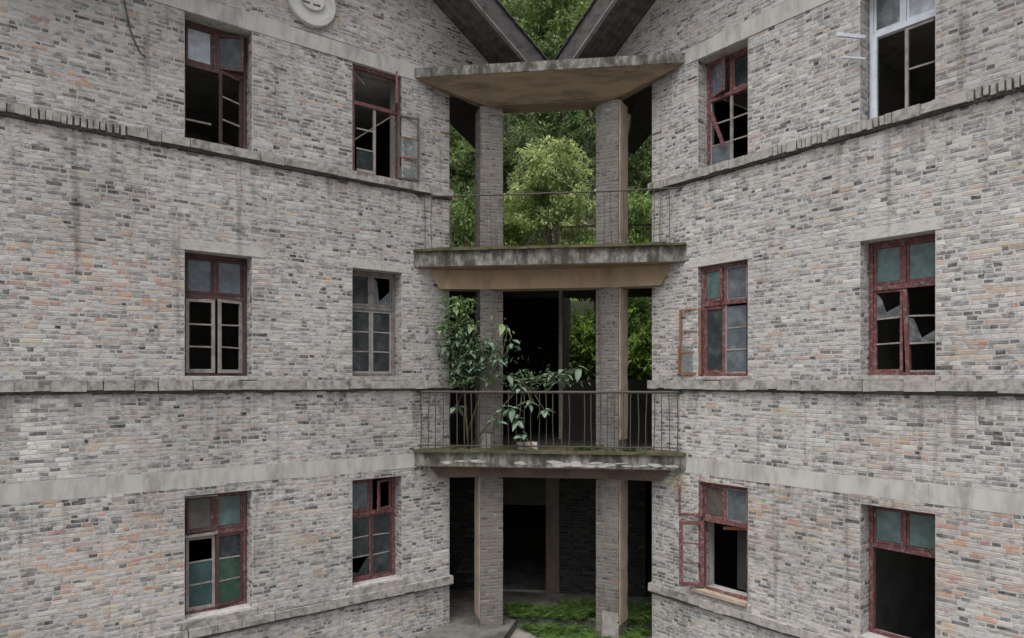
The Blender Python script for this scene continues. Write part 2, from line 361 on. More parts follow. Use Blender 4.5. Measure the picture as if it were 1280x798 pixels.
def place_bricks(bricks, S, parent, nmax=300):
    sc = []
    for b in bricks:
        a = (b[0]+b[1])/2; p = S.F(a*1, 0, (b[2]+b[3])/2); fr = in_frame(p)
        if fr is None: sc.append(0); continue
        pl = in_frame(S.F(b[0], 0, b[2])); pr = in_frame(S.F(b[1], 0, b[3]))
        sc.append(abs(pr[0]-pl[0])*abs(b[3]-b[2])/fr[2] if pl and pr else 0)
    order = sorted(range(len(bricks)), key=lambda i: -sc[i]); single = set(order[:nmax])
    ax = S.F(1, 0, 0)-S.F(0, 0, 0); dx = S.F(0, 1, 0)-S.F(0, 0, 0)
    for i in order[:nmax]:
        b = bricks[i]; pr = max(b[4], .002)
        o = bpy.data.objects.new('brick', UNIT[i % 8]); o.color = b[5]
        org = S.F(b[0], -pr, b[2])
        o.matrix_world = Matrix(((ax.x*(b[1]-b[0]), dx.x*(pr+.006), 0, org.x), (ax.y*(b[1]-b[0]), dx.y*(pr+.006), 0, org.y), (0, 0, b[3]-b[2], org.z), (0, 0, 0, 1)))
        link(o, parent)
    return [b for i, b in enumerate(bricks) if i not in single]

def solid_grid(mb, F, ac, zc, d0, d1, holes):
    """wall core between the cut lines with the openings left out; faces only where they show"""
    inside = lambda a, z: any(h[0] < a < h[1] and h[2] < z < h[3] for h in holes)
    na, nz = len(ac)-1, len(zc)-1
    sol = [[not inside((ac[i]+ac[i+1])/2, (zc[j]+zc[j+1])/2) for j in range(nz)] for i in range(na)]
    def quad(*p):
        b = len(mb.v); mb.v += [F(*q) for q in p]; mb.f.append((b, b+1, b+2, b+3))
    for i in range(na):
        for j in range(nz):
            if not sol[i][j]: continue
            a0, a1, z0, z1 = ac[i], ac[i+1], zc[j], zc[j+1]
            quad((a0, d0, z0), (a1, d0, z0), (a1, d0, z1), (a0, d0, z1)); quad((a0, d1, z0), (a0, d1, z1), (a1, d1, z1), (a1, d1, z0))
            if i == 0 or not sol[i-1][j]: quad((a0, d0, z0), (a0, d0, z1), (a0, d1, z1), (a0, d1, z0))
            if i == na-1 or not sol[i+1][j]: quad((a1, d0, z0), (a1, d1, z0), (a1, d1, z1), (a1, d0, z1))
            if j == 0 or not sol[i][j-1]: quad((a0, d0, z0), (a0, d1, z0), (a1, d1, z0), (a1, d0, z0))
            if j == nz-1 or not sol[i][j+1]: quad((a0, d0, z1), (a1, d0, z1), (a1, d1, z1), (a0, d1, z1))

BAND_LO = (-1.46, -1.23); BAND_HI = (5.03, 5.28)
TH = .42
for S, key in ((SL, 'L'), (SR, 'R')):
    sg = S.sg; F = S.F
    ar = lambda s0, s1: (min(sg*s0, sg*s1), max(sg*s0, sg*s1))     # s range -> a range
    hs_ = [(*ar(h[0], h[1]), h[2], h[3]) for h in holes_for(key)]
    mb = MB()
    ac = sorted(set([*ar(A_FAR, A_END)]+[x for h in hs_ for x in h[:2]])); zc = sorted(set([GROUND-.1, BAND_HI[0]]+[x for h in hs_ for x in h[2:]]))
    solid_grid(mb, F, ac, zc, 0, TH, hs_)
    # the gable above the upper band
    poly = [(2.28, 5.285), (1.54, soff(1.54)), (-1.78, soff(-1.78)), (-5.1, soff(-5.1)), (-5.84, 5.285)]
    mb.prism(poly, lambda p: F(sg*p[0], 0, p[1]), lambda p: F(sg*p[0], TH, p[1]))
    wall = mb.build('wall', M['mortar'], B, recalc=True, label=f'weathered grey brick gable wall of the {S.nm} wing')
    # brickwork
    ledges = [(*ar(A_FAR, A_END), 3.13, 3.29), (*ar(A_FAR, A_END), -.17, .0), (*ar(A_FAR, A_END), -3.55, -3.39)]
    bands = [(*ar(A_FAR, A_END), *BAND_LO)]
    lint = [(*ar(s0-.08, s1+.16), 1.78, 1.90) for (s0, s1) in WINS[key]]
    skip = hs_+ledges+bands+lint
    a0, a1 = ar(A_FAR, A_END)
    mir = lambda bl: bl
    bl = []
    for (z0, z1) in ((GROUND, -3.55), (-3.39, -1.46), (-1.23, -.17), (.0, 3.13), (3.29, 5.03)):
        got = lay(key, *( (a0, a1) ), z0, z1, skip) if key == 'L' else [(-b[1], -b[0], *b[2:]) for b in lay(key, -a1, -a0, z0, z1, [(-h[1], -h[0], h[2], h[3]) for h in skip])]
        bl += got
    clip = lambda z: (-1.78-(3.32+(5.76-z)/.62), -1.78+(3.32+(5.76-z)/.62))
    g = lay(key, -5.84, 2.28, 5.285, 7.7, [], clip)
    g = [b for b in g]
    bl += g if key == 'L' else [(-b[1], -b[0], *b[2:]) for b in g]
    rest = place_bricks(bl, S, wall)
    bricks_mesh('brick_courses', rest, F, wall, kind='stuff')
    # jamb bricks on the reveals that face the eye
    jb = []
    for (s0, s1) in WINS[key]:
        for (z0, z1) in LEV:
            for s in (s0, s1):
                face = F(sg*s, 0, 0); d_in = 1 if (sg*s) == max(sg*s0, sg*s1) else -1      # right reveal looks left
                pan = lay('C', 0, .28, z0+.02, z1, [], None, .0605, .6)
                jb.append((pan, sg*s, d_in))
    v = []; f = []; cs = []
    for pan, a, di in jb:
        for b in pan:
            k = len(v)
            # local (x along depth, y proud, z)
            for (x, y, z) in brick_verts((b[0], b[1], b[2], b[3], max(b[4], .003), b[5])): v.append(F(a+di*y, x, z))
            f += [tuple(k+i for i in q) for q in BRF]; cs += [b[5]]*9
    mesh_obj('jamb_bricks', v, f, M['brick_attr'], wall, cols=cs, recalc=True, kind='stuff')
    # concrete bands and lintels
    e0, e1 = ar(A_FAR, A_END)
    mb = MB(); x = e0
    while x < e1-.01:                                        # cast in lengths, slightly uneven
        L = min(rng.uniform(.5, 1.5), e1-x); L = e1-x if e1-x-L < .3 else L
        mb.box(F, x, x+L-.002, -.004-rng.uniform(0, .004), .1, BAND_LO[0]-rng.uniform(0, .02), BAND_LO[1]+rng.uniform(-.015, .012), .003); x += L
    mb.build('concrete_band', M['concrete'], B)
    mb = MB(); x = e0
    while x < e1-.01:
        L = min(rng.uniform(.5, 1.5), e1-x); L = e1-x if e1-x-L < .3 else L
        mb.box(F, x, x+L-.002, -.008-rng.uniform(0, .006), TH, BAND_HI[0], BAND_HI[1]+rng.uniform(-.02, .015)); x += L
    mb.build('concrete_band', M['concrete'], B)
    for (s0, s1) in WINS[key]:
        b0, b1 = ar(s0-.08, s1+.16)
        MB().box(F, b0, b1, -.008, .12, 1.78, 1.905, .003).build('lintel', M['mortar'], B)
    # ledges: a rendered string course of bricks on edge
    for li, (z0, z1) in enumerate(((3.13, 3.29), (-.17, .0), (-3.55, -3.39))):
        b0, b1 = ar(A_FAR, A_END+.035)
        led = MB().box(F, b0, b1, -.035, .05, z0+.004, z1-.006).build('ledge', M['ledge_shade'], B)  # core painted dark as shade below and between the ledge bricks
        MB().box(F, b0, b1-.04 if sg > 0 else b1, -.0012, .05, z0-.02, z0+.003).build('shade_strip', M['ledge_shade'], led)  # dark strip painting the ledge's shadow on the wall below
        x = b0; mode = 0; left = 0
        while x < b1-.01:
            if left <= 0:
                mode = 1 if rng.random() < (.5 if li == 0 else .12) else 0
                left = rng.uniform(.4, .9) if mode else rng.uniform(.8, 2.2)
            sv_ = sg*x; run = li == 0 and any(p < sv_ < q for p, q in (((-5.0, -4.3),) if key == 'L' else ((-4.55, -3.85), (-1.75, -1.2))))
            if run: L = rng.uniform(.04, .06); gap = rng.uniform(.012, .03)
            elif mode: L = rng.uniform(.045, .075); gap = rng.uniform(.006, .022) if rng.random() < .7 else .003
            else: L = rng.uniform(.09, .5); gap = rng.uniform(.001, .004) if rng.random() < .7 else .01
            L = min(L, b1-x); left -= L+gap
            pj = .07+rng.uniform(-.008, .012)
            MB().box(F, x, x+L, -pj, .04, z0+.038+rng.uniform(-.012, .010), z1+rng.uniform(-.006, .006), .005).build('brick', M['sill'], led)
            x += L+gap
        # inner sills of the windows on this level, running back into the reveal
        for (s0, s1) in WINS[key]:
            c0, c1 = ar(s0-.0, s1+.0)
            zs = LEV[li][0]
            if zs > z1+.02 or True:
                m2 = MB(); m2.box(F, c0-.06, c1+.06, -.045, .0, z1+.004, zs-.012, .006) if zs-z1 > .03 else None
                m2.box(F, c0+.004, c1-.004, .0, TH, zs-.05, zs-.006, .004)
                m2.build('window_sill', M['sill'], B)
    # rooms behind the wall
    sh = MB()
    sh.box(F, *ar(A_FAR, .47), 5.0, 5.2, GROUND, 5.28)                            # back wall
    sh.box(F, *ar(A_FAR, A_FAR+.2), TH, 5.0, GROUND, 5.28)
    sh.build('interior_wall', M['room'], B)
    MB().box(F, *ar(-1.95, -1.75), TH+.002, 5.0, GROUND, 5.02).build('partition_wall', M['room'], B)
    MB().box(F, *ar(.47, A_END-.004), TH-.01, 5.2, GROUND, 5.02).build('side_wall', M['gallery'], B)
    for (z0, z1) in ((GROUND-.05, GROUND+.06), (-1.45, -1.22), (1.92, 2.15), (5.04, 5.26)):
        MB().box(F, *ar(A_FAR+.21, .465), TH+.004, 4.995, z0, z1).build('floor_slab', M['room'], B)
    for (z0, z1) in ((GROUND+.06, -3.2), (-1.22, -.05), (2.15, 3.25)):
        MB().box(F, *ar(A_FAR+.22, -1.97), 4.96, 4.99, z0, z1).build('dado', M['dado'], B)
    # roof
    DF, DB = -.75, 2.0
    rf = MB()
    for (sa, sb) in ((-1.78, 2.385), (-1.78, -5.95)):
        rf.prism([(sa, DF), (sb, DF), (sb, DB if sb > 0 else 5.2), (sa, DB if sb > 0 else 5.2)], lambda p: F(sg*p[0], p[1], soff(p[0])+.03), lambda p: F(sg*p[0], p[1], soff(p[0])+.38))
    rf.prism([(.72, .8), (1.75, .8), (2.95, 1.75), (2.95, 2.02), (.72, 2.02)], lambda p: F(sg*p[0], p[1], soff(p[0])-.12), lambda p: F(sg*p[0], p[1], soff(p[0])+.02))
    roof = rf.build('roof', M['tile'], B, label=f'dark roof of the {S.nm} wing seen from below its overhanging verge')
    # roof tiles along the verge: stepped, their butts show above the fascia
    s = 2.36; k = 0
    while s > -5.8:
        w_ = .2
        MB().prism([(s, DF-.06), (s-w_-.03, DF-.06), (s-w_-.03, .3), (s, .3)], lambda p: F(sg*p[0], p[1], soff(p[0])+.385+(.028 if p[0] == s else .006)),
                   lambda p: F(sg*p[0], p[1], soff(p[0])+.40+(.036 if p[0] == s else .012))).build('tile', M['tile'], roof)
        s -= w_
        if abs(s+1.78) < .12: s = -1.95
    # fascia boards on the verge, in lengths, and the soffit panels between them and the wall
    for (sa, sb) in ((2.385, .95), (.945, -.6), (-.605, -1.78), (-1.785, -3.3), (-3.305, -5.95)):
        dj = rng.uniform(-.004, .004)
        MB().prism([(sa, DF-.03+dj), (sb, DF-.03+dj), (sb, DF), (sa, DF)], lambda p: F(sg*p[0], p[1], soff(p[0])-.03), lambda p: F(sg*p[0], p[1], soff(p[0])+.37)).build('fascia_board', M['fascia'], roof)
        MB().prism([(sa, DF-.045), (sb, DF-.045), (sb, DF+.03), (sa, DF+.03)], lambda p: F(sg*p[0], p[1], soff(p[0])-.055), lambda p: F(sg*p[0], p[1], soff(p[0])-.031)).build('verge_trim', M['trim'], roof)
    s = 2.34
    while s > -5.9:
        L = rng.uniform(.55, .95); e = max(s-L, -5.9)
        if s > -1.78 > e: e = -1.78
        # boards run along the slope: four to a panel
        for k in range(5):
            q0 = DF+.035+k*(abs(DF)-.045)/5; q1 = q0+(abs(DF)-.045)/5-.012; dz = rng.uniform(-.008, .006)
            MB().prism([(s-.004, q0), (e+.004, q0), (e+.004, q1), (s-.004, q1)], lambda p: F(sg*p[0], p[1], soff(p[0])-.012+dz), lambda p: F(sg*p[0], p[1], soff(p[0])+.02)).build('soffit_board', M['soffit_wood'], roof)
        s = e
    if key == 'L':      # cement medallion in the gable
        cs_, cz_, rad = -1.78, 5.74, .385
        def disc(r0, r1, d0, d1, n=40, sx=1.0):
            m = MB(); n_ = n
            for i in range(n_):
                t0, t1 = 2*math.pi*i/n_, 2*math.pi*(i+1)/n_
                P = [(r0, t0), (r1, t0), (r1, t1), (r0, t1)]
                m.prism(P, lambda p: F(cs_+p[0]*math.cos(p[1]), d0, cz_+p[0]*math.sin(p[1])), lambda p: F(cs_+p[0]*math.cos(p[1]), d1, cz_+p[0]*math.sin(p[1])))
            return m
        m = MB(); m.prism([(math.cos(2*math.pi*i/48), math.sin(2*math.pi*i/48)) for i in range(48)], lambda p: F(cs_+p[0]*rad, .0, cz_+p[1]*rad), lambda p: F(cs_+p[0]*rad, -.05, cz_+p[1]*rad))
        med = m.build('medallion', M['medal'], B, label='round grey cement medallion in the left gable')
        def ringm(r0, r1, d):
            vv = []; ff = []; n_ = 48
            for i in range(n_):
                c, s_ = math.cos(2*math.pi*i/n_), math.sin(2*math.pi*i/n_)
                for (rr, dd) in ((r1, -.049), (r1, d), (r0, d), (r0-.01, -.049)): vv.append(F(cs_+rr*c, dd, cz_+rr*s_))
            for i in range(n_):
                for k in range(3): ff.append((i*4+k, i*4+k+1, ((i+1) % n_)*4+k+1, ((i+1) % n_)*4+k))
            return vv, ff
        vv, ff = ringm(.295, .37, -.068); mesh_obj('rim', vv, ff, M['medal'], med)
        em = [(-.2, .2), (.2, .2), (.2, -.02), (.15, -.11), (.05, -.155), (-.05, -.155), (-.15, -.11), (-.2, -.02)]
        MB().prism(em, lambda p: F(cs_+p[0], -.049, cz_+p[1]), lambda p: F(cs_+p[0]*.94, -.085, cz_+p[1]*.94)).build('emblem', M['medal'], med)
        for q in (-.1, .06): MB().box(F, cs_+q-.055, cs_+q+.055, -.092, -.08, cz_-.075, cz_-.055, .004).build('emblem_slot', M['iron'], med)

# ------------------------------------------------------------------ windows
def leaf(key, win, F, a0, a1, z0, z1, sp):
    """one sash with its panes. sp: mat, mun, panes, hinge, open, rail"""
    if sp is None: return
    th = R(sp.get('open', 0)); hg = sp.get('hinge', 'L'); DH = sp.get('dh', .236); t = .034; rl = sp.get('rail', .036); w = a1-a0; h = z1-z0
    c, sn = math.cos(th), math.sin(th)
    if hg == 'L': m = lambda x, y, z: F(a0+x*c+y*sn*0-(-y)*sn*-1*0 + y*sn, DH-x*sn+y*c, z)
    elif hg == 'R': m = lambda x, y, z: F(a1-(w-x)*c-y*sn, DH-(w-x)*sn+y*c, z)
    else: m = lambda x, y, z: F(a0+x, DH-(z1-z)*sn+y*c, z1-(z1-z)*c - y*sn*-1)
    fm = M[sp['mat']]; sag = sp.get('sag', 0)
    mb = MB(); n = sp.get('mun', 0)
    parts = sp.get('parts', 'LRTB')
    if 'L' in parts: mb.box(m, 0, rl, 0, t, z0, z1, .002)
    if 'R' in parts: mb.box(m, w-rl, w, 0, t, z0, z1, .002)
    if 'T' in parts: mb.box(m, rl, w-rl, .002, t-.002, z1-rl, z1, .002)
    if 'B' in parts: mb.box(m, rl, w-rl, .002, t-.002, z0, z0+rl*1.2, .002)
    mb.build('sash', fm, win)
    zs = [z1-rl-(h-2.2*rl)*k/(n+1) for k in range(n+2)]
    mm = M[sp.get('mmat', sp['mat'])]
    x0, x1 = (rl-.004, w-rl+.004)
    for k in range(1, n+1):
        dz = rng.uniform(-.012, .012)
        q = MB(); q.box(lambda x, y, z: m(x, y, z+dz*(x/w-.5)*1.5), x0, x1, .008, .026, zs[k]-.010, zs[k]+.010, .002); q.build('muntin', mm, win)
    for k, pm in enumerate(sp.get('panes', [])):
        if not pm or k > n: continue
        zt, zb = zs[k]-.006, zs[k+1]+.006; e0, e1 = x0+.002, x1-.002
        if pm.startswith('!'):       # broken: a shard left in a corner
            corner = rng.choice((0, 1)); pts = [(e0, zb), (e1, zb), (e1, zb+(zt-zb)*rng.uniform(.2, .6)), ((e0+e1)/2+rng.uniform(-.05, .05), zb+(zt-zb)*rng.uniform(.1, .5)), (e0+(e1-e0)*.2, zt-(zt-zb)*rng.uniform(.05, .3)), (e0, zt)]
            if corner: pts = [(e0+e1-p[0], p[1]) for p in pts]
            MB().prism(pts, lambda p: m(p[0], .015, p[1]), lambda p: m(p[0], .018, p[1])).build('pane', G[pm[1:]], win)
        else:
            MB().box(m, e0, e1, .015, .018, zb, zt).build('pane', G[pm], win)

def window(key, col_i, lev, label, mat, TL, TR, BL, BR, mull_low=False, tr=.345, bend=0, frame_parts='LRTB', top_mull=True, depth=.225):
    S = SL if key == 'L' else SR; F = S.F; s0, s1 = WINS[key][col_i]; z0, z1 = LEV[lev]
    A0, A1 = min(S.sg*s0, S.sg*s1)+.012, max(S.sg*s0, S.sg*s1)-.012; z1 -= .006; z0 += .0
    fw = .05; zt = z1-(z1-z0)*tr; mid = (A0+A1)/2; m = MB(); d0, d1 = depth, depth+.065
    m.box(F, A0, A0+fw, d0, d1, z0, z1, .003); m.box(F, A1-fw, A1, d0, d1, z0, z1, .003)
    m.box(F, A0+fw, A1-fw, d0+.002, d1-.002, z1-fw, z1, .003)
    if 'B' in frame_parts: m.box(F, A0+fw, A1-fw, d0+.002, d1-.002, z0, z0+fw*.8, .003)
    m.box(F, A0+fw, A1-fw, d0-.006, d1-.004, zt-.03, zt+.03, .004)
    if top_mull: m.box(F, mid-.022, mid+.022, d0+.004, d1-.006, zt+.03, z1-fw, .003)
    if mull_low: m.box(lambda a, d, z: F(a+bend*(zt-z), d, z), mid-.024, mid+.024, d0+.004, d1-.006, z0+fw*.8, zt-.03, .003)
    win = m.build('window', M[mat], B, label=label)
    g = .004
    for q_ in (TL, TR, BL, BR):
        if q_ is not None: q_.setdefault('dh', depth+.011)
    leaf(key, win, F, A0+fw+g, mid-.022-g, zt+.03+g, z1-fw-g, TL); leaf(key, win, F, mid+.022+g, A1-fw-g, zt+.03+g, z1-fw-g, TR)
    hm = .026 if mull_low else .002
    leaf(key, win, F, A0+fw+g, mid-hm, z0+fw*.8+g, zt-.03-g, BL); leaf(key, win, F, mid+hm, A1-fw-g, z0+fw*.8+g, zt-.03-g, BR)
    return win, F, A0, A1, z0, z1, zt
def L_(mat, mun=0, panes=(), **k): return dict(mat=mat, mun=mun, panes=list(panes), **k)

w = window('L', 0, 0, 'brown window with a missing lower sash and one pale frosted pane, upper left wall', 'maroon',
           L_('maroon', 0, ['pale'], rail=.03), L_('maroon', 0, ['dark'], hinge='L', open=22), None, L_('maroon', 2, [None]*3, hinge='R', open=24, mmat='grey_wood'))
win, F, A0, A1, z0, z1, zt = w
for zz, x1 in ((.38, .42), (.045, .38)): MB().box(F, A0+.03, A0+x1, .355, .37, z0+zz, z0+zz+.028, .003).build('iron_bar', M['grey_wood'], win)
w = window('L', 1, 0, 'upper window beside the canopy with a sash thrown open against the wall', 'red',
           None, L_('red', 0, [], hinge='R', open=64, dh=.045, rail=.05), L_('grey_wood', 2, [None, None, 'dark'], mmat='grey_wood', rail=.042, parts='RB'),
           L_('dark_frame', 2, [None, 'clear', '!clear'], hinge='R', open=168, dh=.035, mmat='rust_wood', rail=.03), top_mull=False, depth=.05)
win, F, A0, A1, z0, z1, zt = w
MB().box(lambda a, d, z: F(a, d, z-(a-A0)*.75), A0+.09, A0+.27, .15, .165, z1-.03, z1, .003).build('broken_rail', M['grey_wood'], win)
window('L', 0, 1, 'middle window with two pale upper panes and unglazed grey lower sashes', 'maroon',
       L_('maroon', 0, ['blue'], rail=.028), L_('maroon', 0, ['blue'], rail=.028), L_('grey_wood', 2, [None]*3, rail=.045, hinge='L', open=4), L_('grey_wood', 2, [None]*3, rail=.04, hinge='R', open=20))
window('L', 1, 1, 'fully glazed weathered grey window beside the middle balcony', 'dark_grey_wood',
       L_('dark_grey_wood', 0, ['dark'], rail=.03), L_('dark_grey_wood', 0, ['!blue'], rail=.03), L_('grey_wood', 2, ['dark']*3, rail=.036), L_('grey_wood', 2, ['dark']*3, rail=.036))
w = window('L', 0, 2, 'lower window with blue and green panes and a propped top sash', 'red',
       L_('maroon', 0, ['brown'], hinge='T', open=9), L_('red', 0, ['teal'], rail=.028), L_('grey_wood', 2, [None, 'deep', 'deep'], rail=.04, hinge='L', open=4), L_('maroon', 2, ['dark', 'green', 'green'], mmat='grey_wood', rail=.034, hinge='R', open=10))
win, F, A0, A1, z0, z1, zt = w
MB().box(F, A0+.02, A0+.46, .16, .28, zt-.015, zt+.02, .008).build('loose_board', M['grey_wood'], win)
MB().box(F, A0+.02, A0+.46, .17, .28, z1-.055, z1-.03, .006).build('loose_board', M['grey_wood'], win)
window('L', 1, 2, 'red lower window beside the ground floor columns, upper right sash ajar', 'red',
       L_('red', 0, ['blue'], rail=.03), L_('red', 0, [None], hinge='R', open=26), L_('red', 2, ['dark', 'dark', '!dark'], mmat='grey_wood'), L_('maroon', 2, ['dark', 'dark', 'dark'], mmat='grey_wood'))
w = window('R', 1, 0, 'bright red upper window right of the canopy with a hanging broken rail', 'red',
       L_('red', 0, ['blue'], hinge='L', open=22, rail=.03), L_('red', 0, ['dark'], rail=.034), L_('grey_wood', 2, [None, None, 'blue'], rail=.018, parts='RLB'), L_('grey_wood', 2, [None]*3, rail=.018, parts='L'))
win, F, A0, A1, z0, z1, zt = w
MB().box(lambda a, d, z: F(a+(zt-z)*.42, d-(zt-z)*.05, z), A0-.02, A0+.03, .20, .23, z0+.32, zt-.2, .004).build('broken_rail', M['red'], win)
w = window('R', 0, 0, 'pale blue painted window at the top of the right wall', 'blue_white',
       L_('blue_white', 0, ['clear'], rail=.03), L_('blue_white', 0, ['pale'], rail=.03), None, L_('grey_wood', 1, [None]*2, rail=.04, parts='LT'), tr=.33)
win, F, A0, A1, z0, z1, zt = w
hx = A0+.03
for zz, ln, wd in ((zt-.09, .40, .045), (zt-.36, .33, .025)):
    th = R(118); MB().box(lambda x, y, z: F(hx+x*math.cos(th)+y*math.sin(th), .02-x*math.sin(th)+y*math.cos(th), z), 0, ln, 0, .03, zz, zz+wd, .002).build('broken_rail', M['blue_white'], win)
MB().box(F, A0+.045, A0+.115, .175, .224, z0+.01, zt-.04, .003).build('sash', M['blue_white'], win)
w = window('R', 1, 1, 'red window beside the middle balcony with a rusted sash skeleton folded back', 'red',
       L_('red', 0, ['teal'], rail=.036, hinge='L', open=8), L_('dark_grey_wood', 0, ['blue'], rail=.026), L_('red', 0, ['dark'], rail=.05), L_('grey_wood', 2, ['blue', 'blue', 'blue'], rail=.022, parts='LB'), depth=.07)
win, F, A0, A1, z0, z1, zt = w
leaf('R', win, F, A0+.03, A0+.40, z0+.03, zt-.05, L_('rust_wood', 2, [None, '!clear', 'clear'], hinge='L', open=168, dh=.045, rail=.026, parts='LRTB', mmat='rust_wood'))
MB().box(lambda x, y, z: F(A0+.03+x*math.cos(R(168)), .045-x*math.sin(R(168))+y-.075, z), .34, .36, 0, .03, z0+.05, z0+.48, .003).build('broken_rail', M['rust_wood'], win)
window('R', 0, 1, 'red window with two teal upper panes and a leaning middle post, right wall', 'red',
       L_('red', 0, ['teal'], rail=.03), L_('red', 0, ['teal'], rail=.03), L_('red', 2, ['!clear', None, None], mmat='grey_wood', rail=.03), L_('grey_wood', 2, [None, '!clear', None], rail=.016, parts='RB'), mull_low=True, bend=.035)
w = window('R', 1, 2, 'red ground floor window with its left sash standing open over the ledge', 'red',
       L_('red', 0, ['brown'], rail=.03), L_('dark_grey_wood', 0, ['blue'], rail=.02), L_('red', 2, [None]*3, hinge='L', open=132, dh=.055, rail=.055, mmat='red'), None, depth=.07)
win, F, A0, A1, z0, z1, zt = w
leaf('R', win, F, A0+.03, A0+.40, zt+.04, z1-.06, L_('red', 0, [], hinge='L', open=132, dh=.055, rail=.035, parts='LRB'))
MB().box(lambda a, d, z: F(a, d, z+(a-A0)*.12), A0+.36, A1-.06, .14, .17, zt-.17, zt-.125, .004).build('broken_rail', M['rust_wood'], win)
MB().box(F, A0+.28, A1-.08, .62, .64, z0-.04, zt-.22, .004).build('leaning_board', M['board'], win)
MB().box(F, A0-.10, A1+.02, -.085, .06, z0-.03, z0+.012, .006).build('wooden_sill', M['tan_plaster'], win)
window('R', 0, 2, 'red window with two teal panes over a black empty opening, lower right', 'red',
       L_('red', 0, ['teal'], rail=.022), L_('red', 0, ['teal'], rail=.022), None, None, tr=.32)

# ------------------------------------------------------------------ the corner gallery: canopy, balconies, columns, beams
e = A_END*r2
def gpoly(w0=0.0, back=2.5, ins=.02):
    E = Q-e; t = (back-e)
    return [(-Q-ins, w0), (Q+ins, w0), (Q+ins, .03), (E+ins*1.5, e+.02), (E+t, back), (-E-t, back), (-E-ins*1.5, e+.02), (-Q-ins, .03)]
def slab(name, z0, z1, mat, label, w0=0.0, back=2.5, soffit=True):
    P = gpoly(w0, back)
    ob = MB().prism(P, lambda p: FG(p[0], p[1], z0), lambda p: FG(p[0], p[1], z1)).build(name, mat, B, label=label)
    if soffit:
        P2 = [(p[0]*.985, p[1]+(.012 if p[1] < 1 else -.02)) for p in P]
        MB().prism(P2, lambda p: FG(p[0], p[1], z0-.012), lambda p: FG(p[0], p[1], z0-.0005)).build('soffit', M['soffit'], ob)
    return ob
canopy = slab('canopy', 5.07, 5.225, M['slab_face'], 'concrete canopy over the top balcony, tan underside', back=.84)
bal2 = slab('balcony', 1.90, 2.15, M['slab_face'], 'upper balcony with a thin broken rail and mossy edge')
bal1 = slab('balcony', -1.43, -1.20, M['slab_face'], 'middle balcony with close upright bars and a leafy bush')
for ob, z in ((bal2, 2.15), (bal1, -1.20)):
    n = 14                                   # uneven mossy lip in lengths
    for i in range(n):
        x0 = -Q+.004+(2*Q-.008)*i/n; x1 = -Q+.004+(2*Q-.008)*(i+1)/n
        MB().box(FG, x0, x1-.002, -.045-rng.uniform(0, .02), .9, z+.001, z+.045+rng.uniform(-.008, .01), .004).build('mossy_screed', M['moss'], ob)
    MB().prism([(p[0]*.97, p[1]+.95) if p[1] < .9 else (p[0], p[1]) for p in [(-1.6, 0), (1.6, 0), (3.7, 2.49), (-3.7, 2.49)]], lambda p: FG(p[0], p[1], z+.001), lambda p: FG(p[0], p[1], z+.03)).build('floor_screed', M['gallery'], ob)
# broken plaster flakes on the middle balcony edge
for i in range(30):
    x = rng.uniform(-2.0, 2.05) if i < 14 else rng.uniform(.1, 2.05); h = rng.uniform(.02, .06); z = rng.uniform(-1.40, -1.33)
    if -.9 < x < -.1 and rng.random() < .6: continue
    pts = [(x+rng.uniform(.03, .11)*math.cos(t)*1.5, z+h*.6*math.sin(t)*rng.uniform(.6, 1)) for t in [k*2*math.pi/7 for k in range(7)]]
    MB().prism(pts, lambda p: FG(p[0], .004, p[1]), lambda p: FG(p[0], -.003-i*.0004, p[1])).build('plaster_flake', M['flake'], bal1)
# beams under canopy and upper balcony follow the columns; one shallower below the middle balcony
def beam_run(z0, z1, mat, dw=0.0):
    A = (1.98, .22+dw); Bp = (1.02, .44+dw)
    for sg in (-1, 1):
        P = [(sg*A[0], A[1]), (sg*Bp[0], Bp[1]), (sg*(Bp[0]-.03), Bp[1]+.34), (sg*(A[0]-.1), A[1]+.36)]
        MB().prism(P, lambda p: FG(p[0]-sg*.13*(abs(p[0]) > 1.5), p[1]+.05*(abs(p[0]) > 1.5), z0), lambda p: FG(p[0]+sg*.06*(abs(p[0]) > 1.5), p[1], z1)).build('beam', mat, B)
    MB().prism([(-Bp[0]+.003, Bp[1]-.003), (Bp[0]-.003, Bp[1]-.003), (Bp[0]-.03, Bp[1]+.34), (-Bp[0]+.03, Bp[1]+.34)], lambda p: FG(p[0], p[1], z0+.002), lambda p: FG(p[0], p[1], z1)).build('beam', mat, B)
V_ = [(-2.20, .02, 5.058), (2.20, .02, 5.058), (1.05, .44, 4.70), (-1.05, .44, 4.70), (-1.72, .80, 5.058), (1.72, .80, 5.058), (1.0, .80, 4.70), (-1.0, .80, 4.70)]
mesh_obj('canopy_cove', [FG(*p) for p in V_], [(0, 1, 2, 3), (0, 3, 7, 4), (1, 5, 6, 2), (3, 2, 6, 7), (4, 7, 6, 5), (0, 4, 5, 1)], M['soffit'], B, label='sloping tan underside of the canopy')
beam_run(1.56, 1.885, M['beam']); beam_run(-1.66, -1.445, M['pier'])
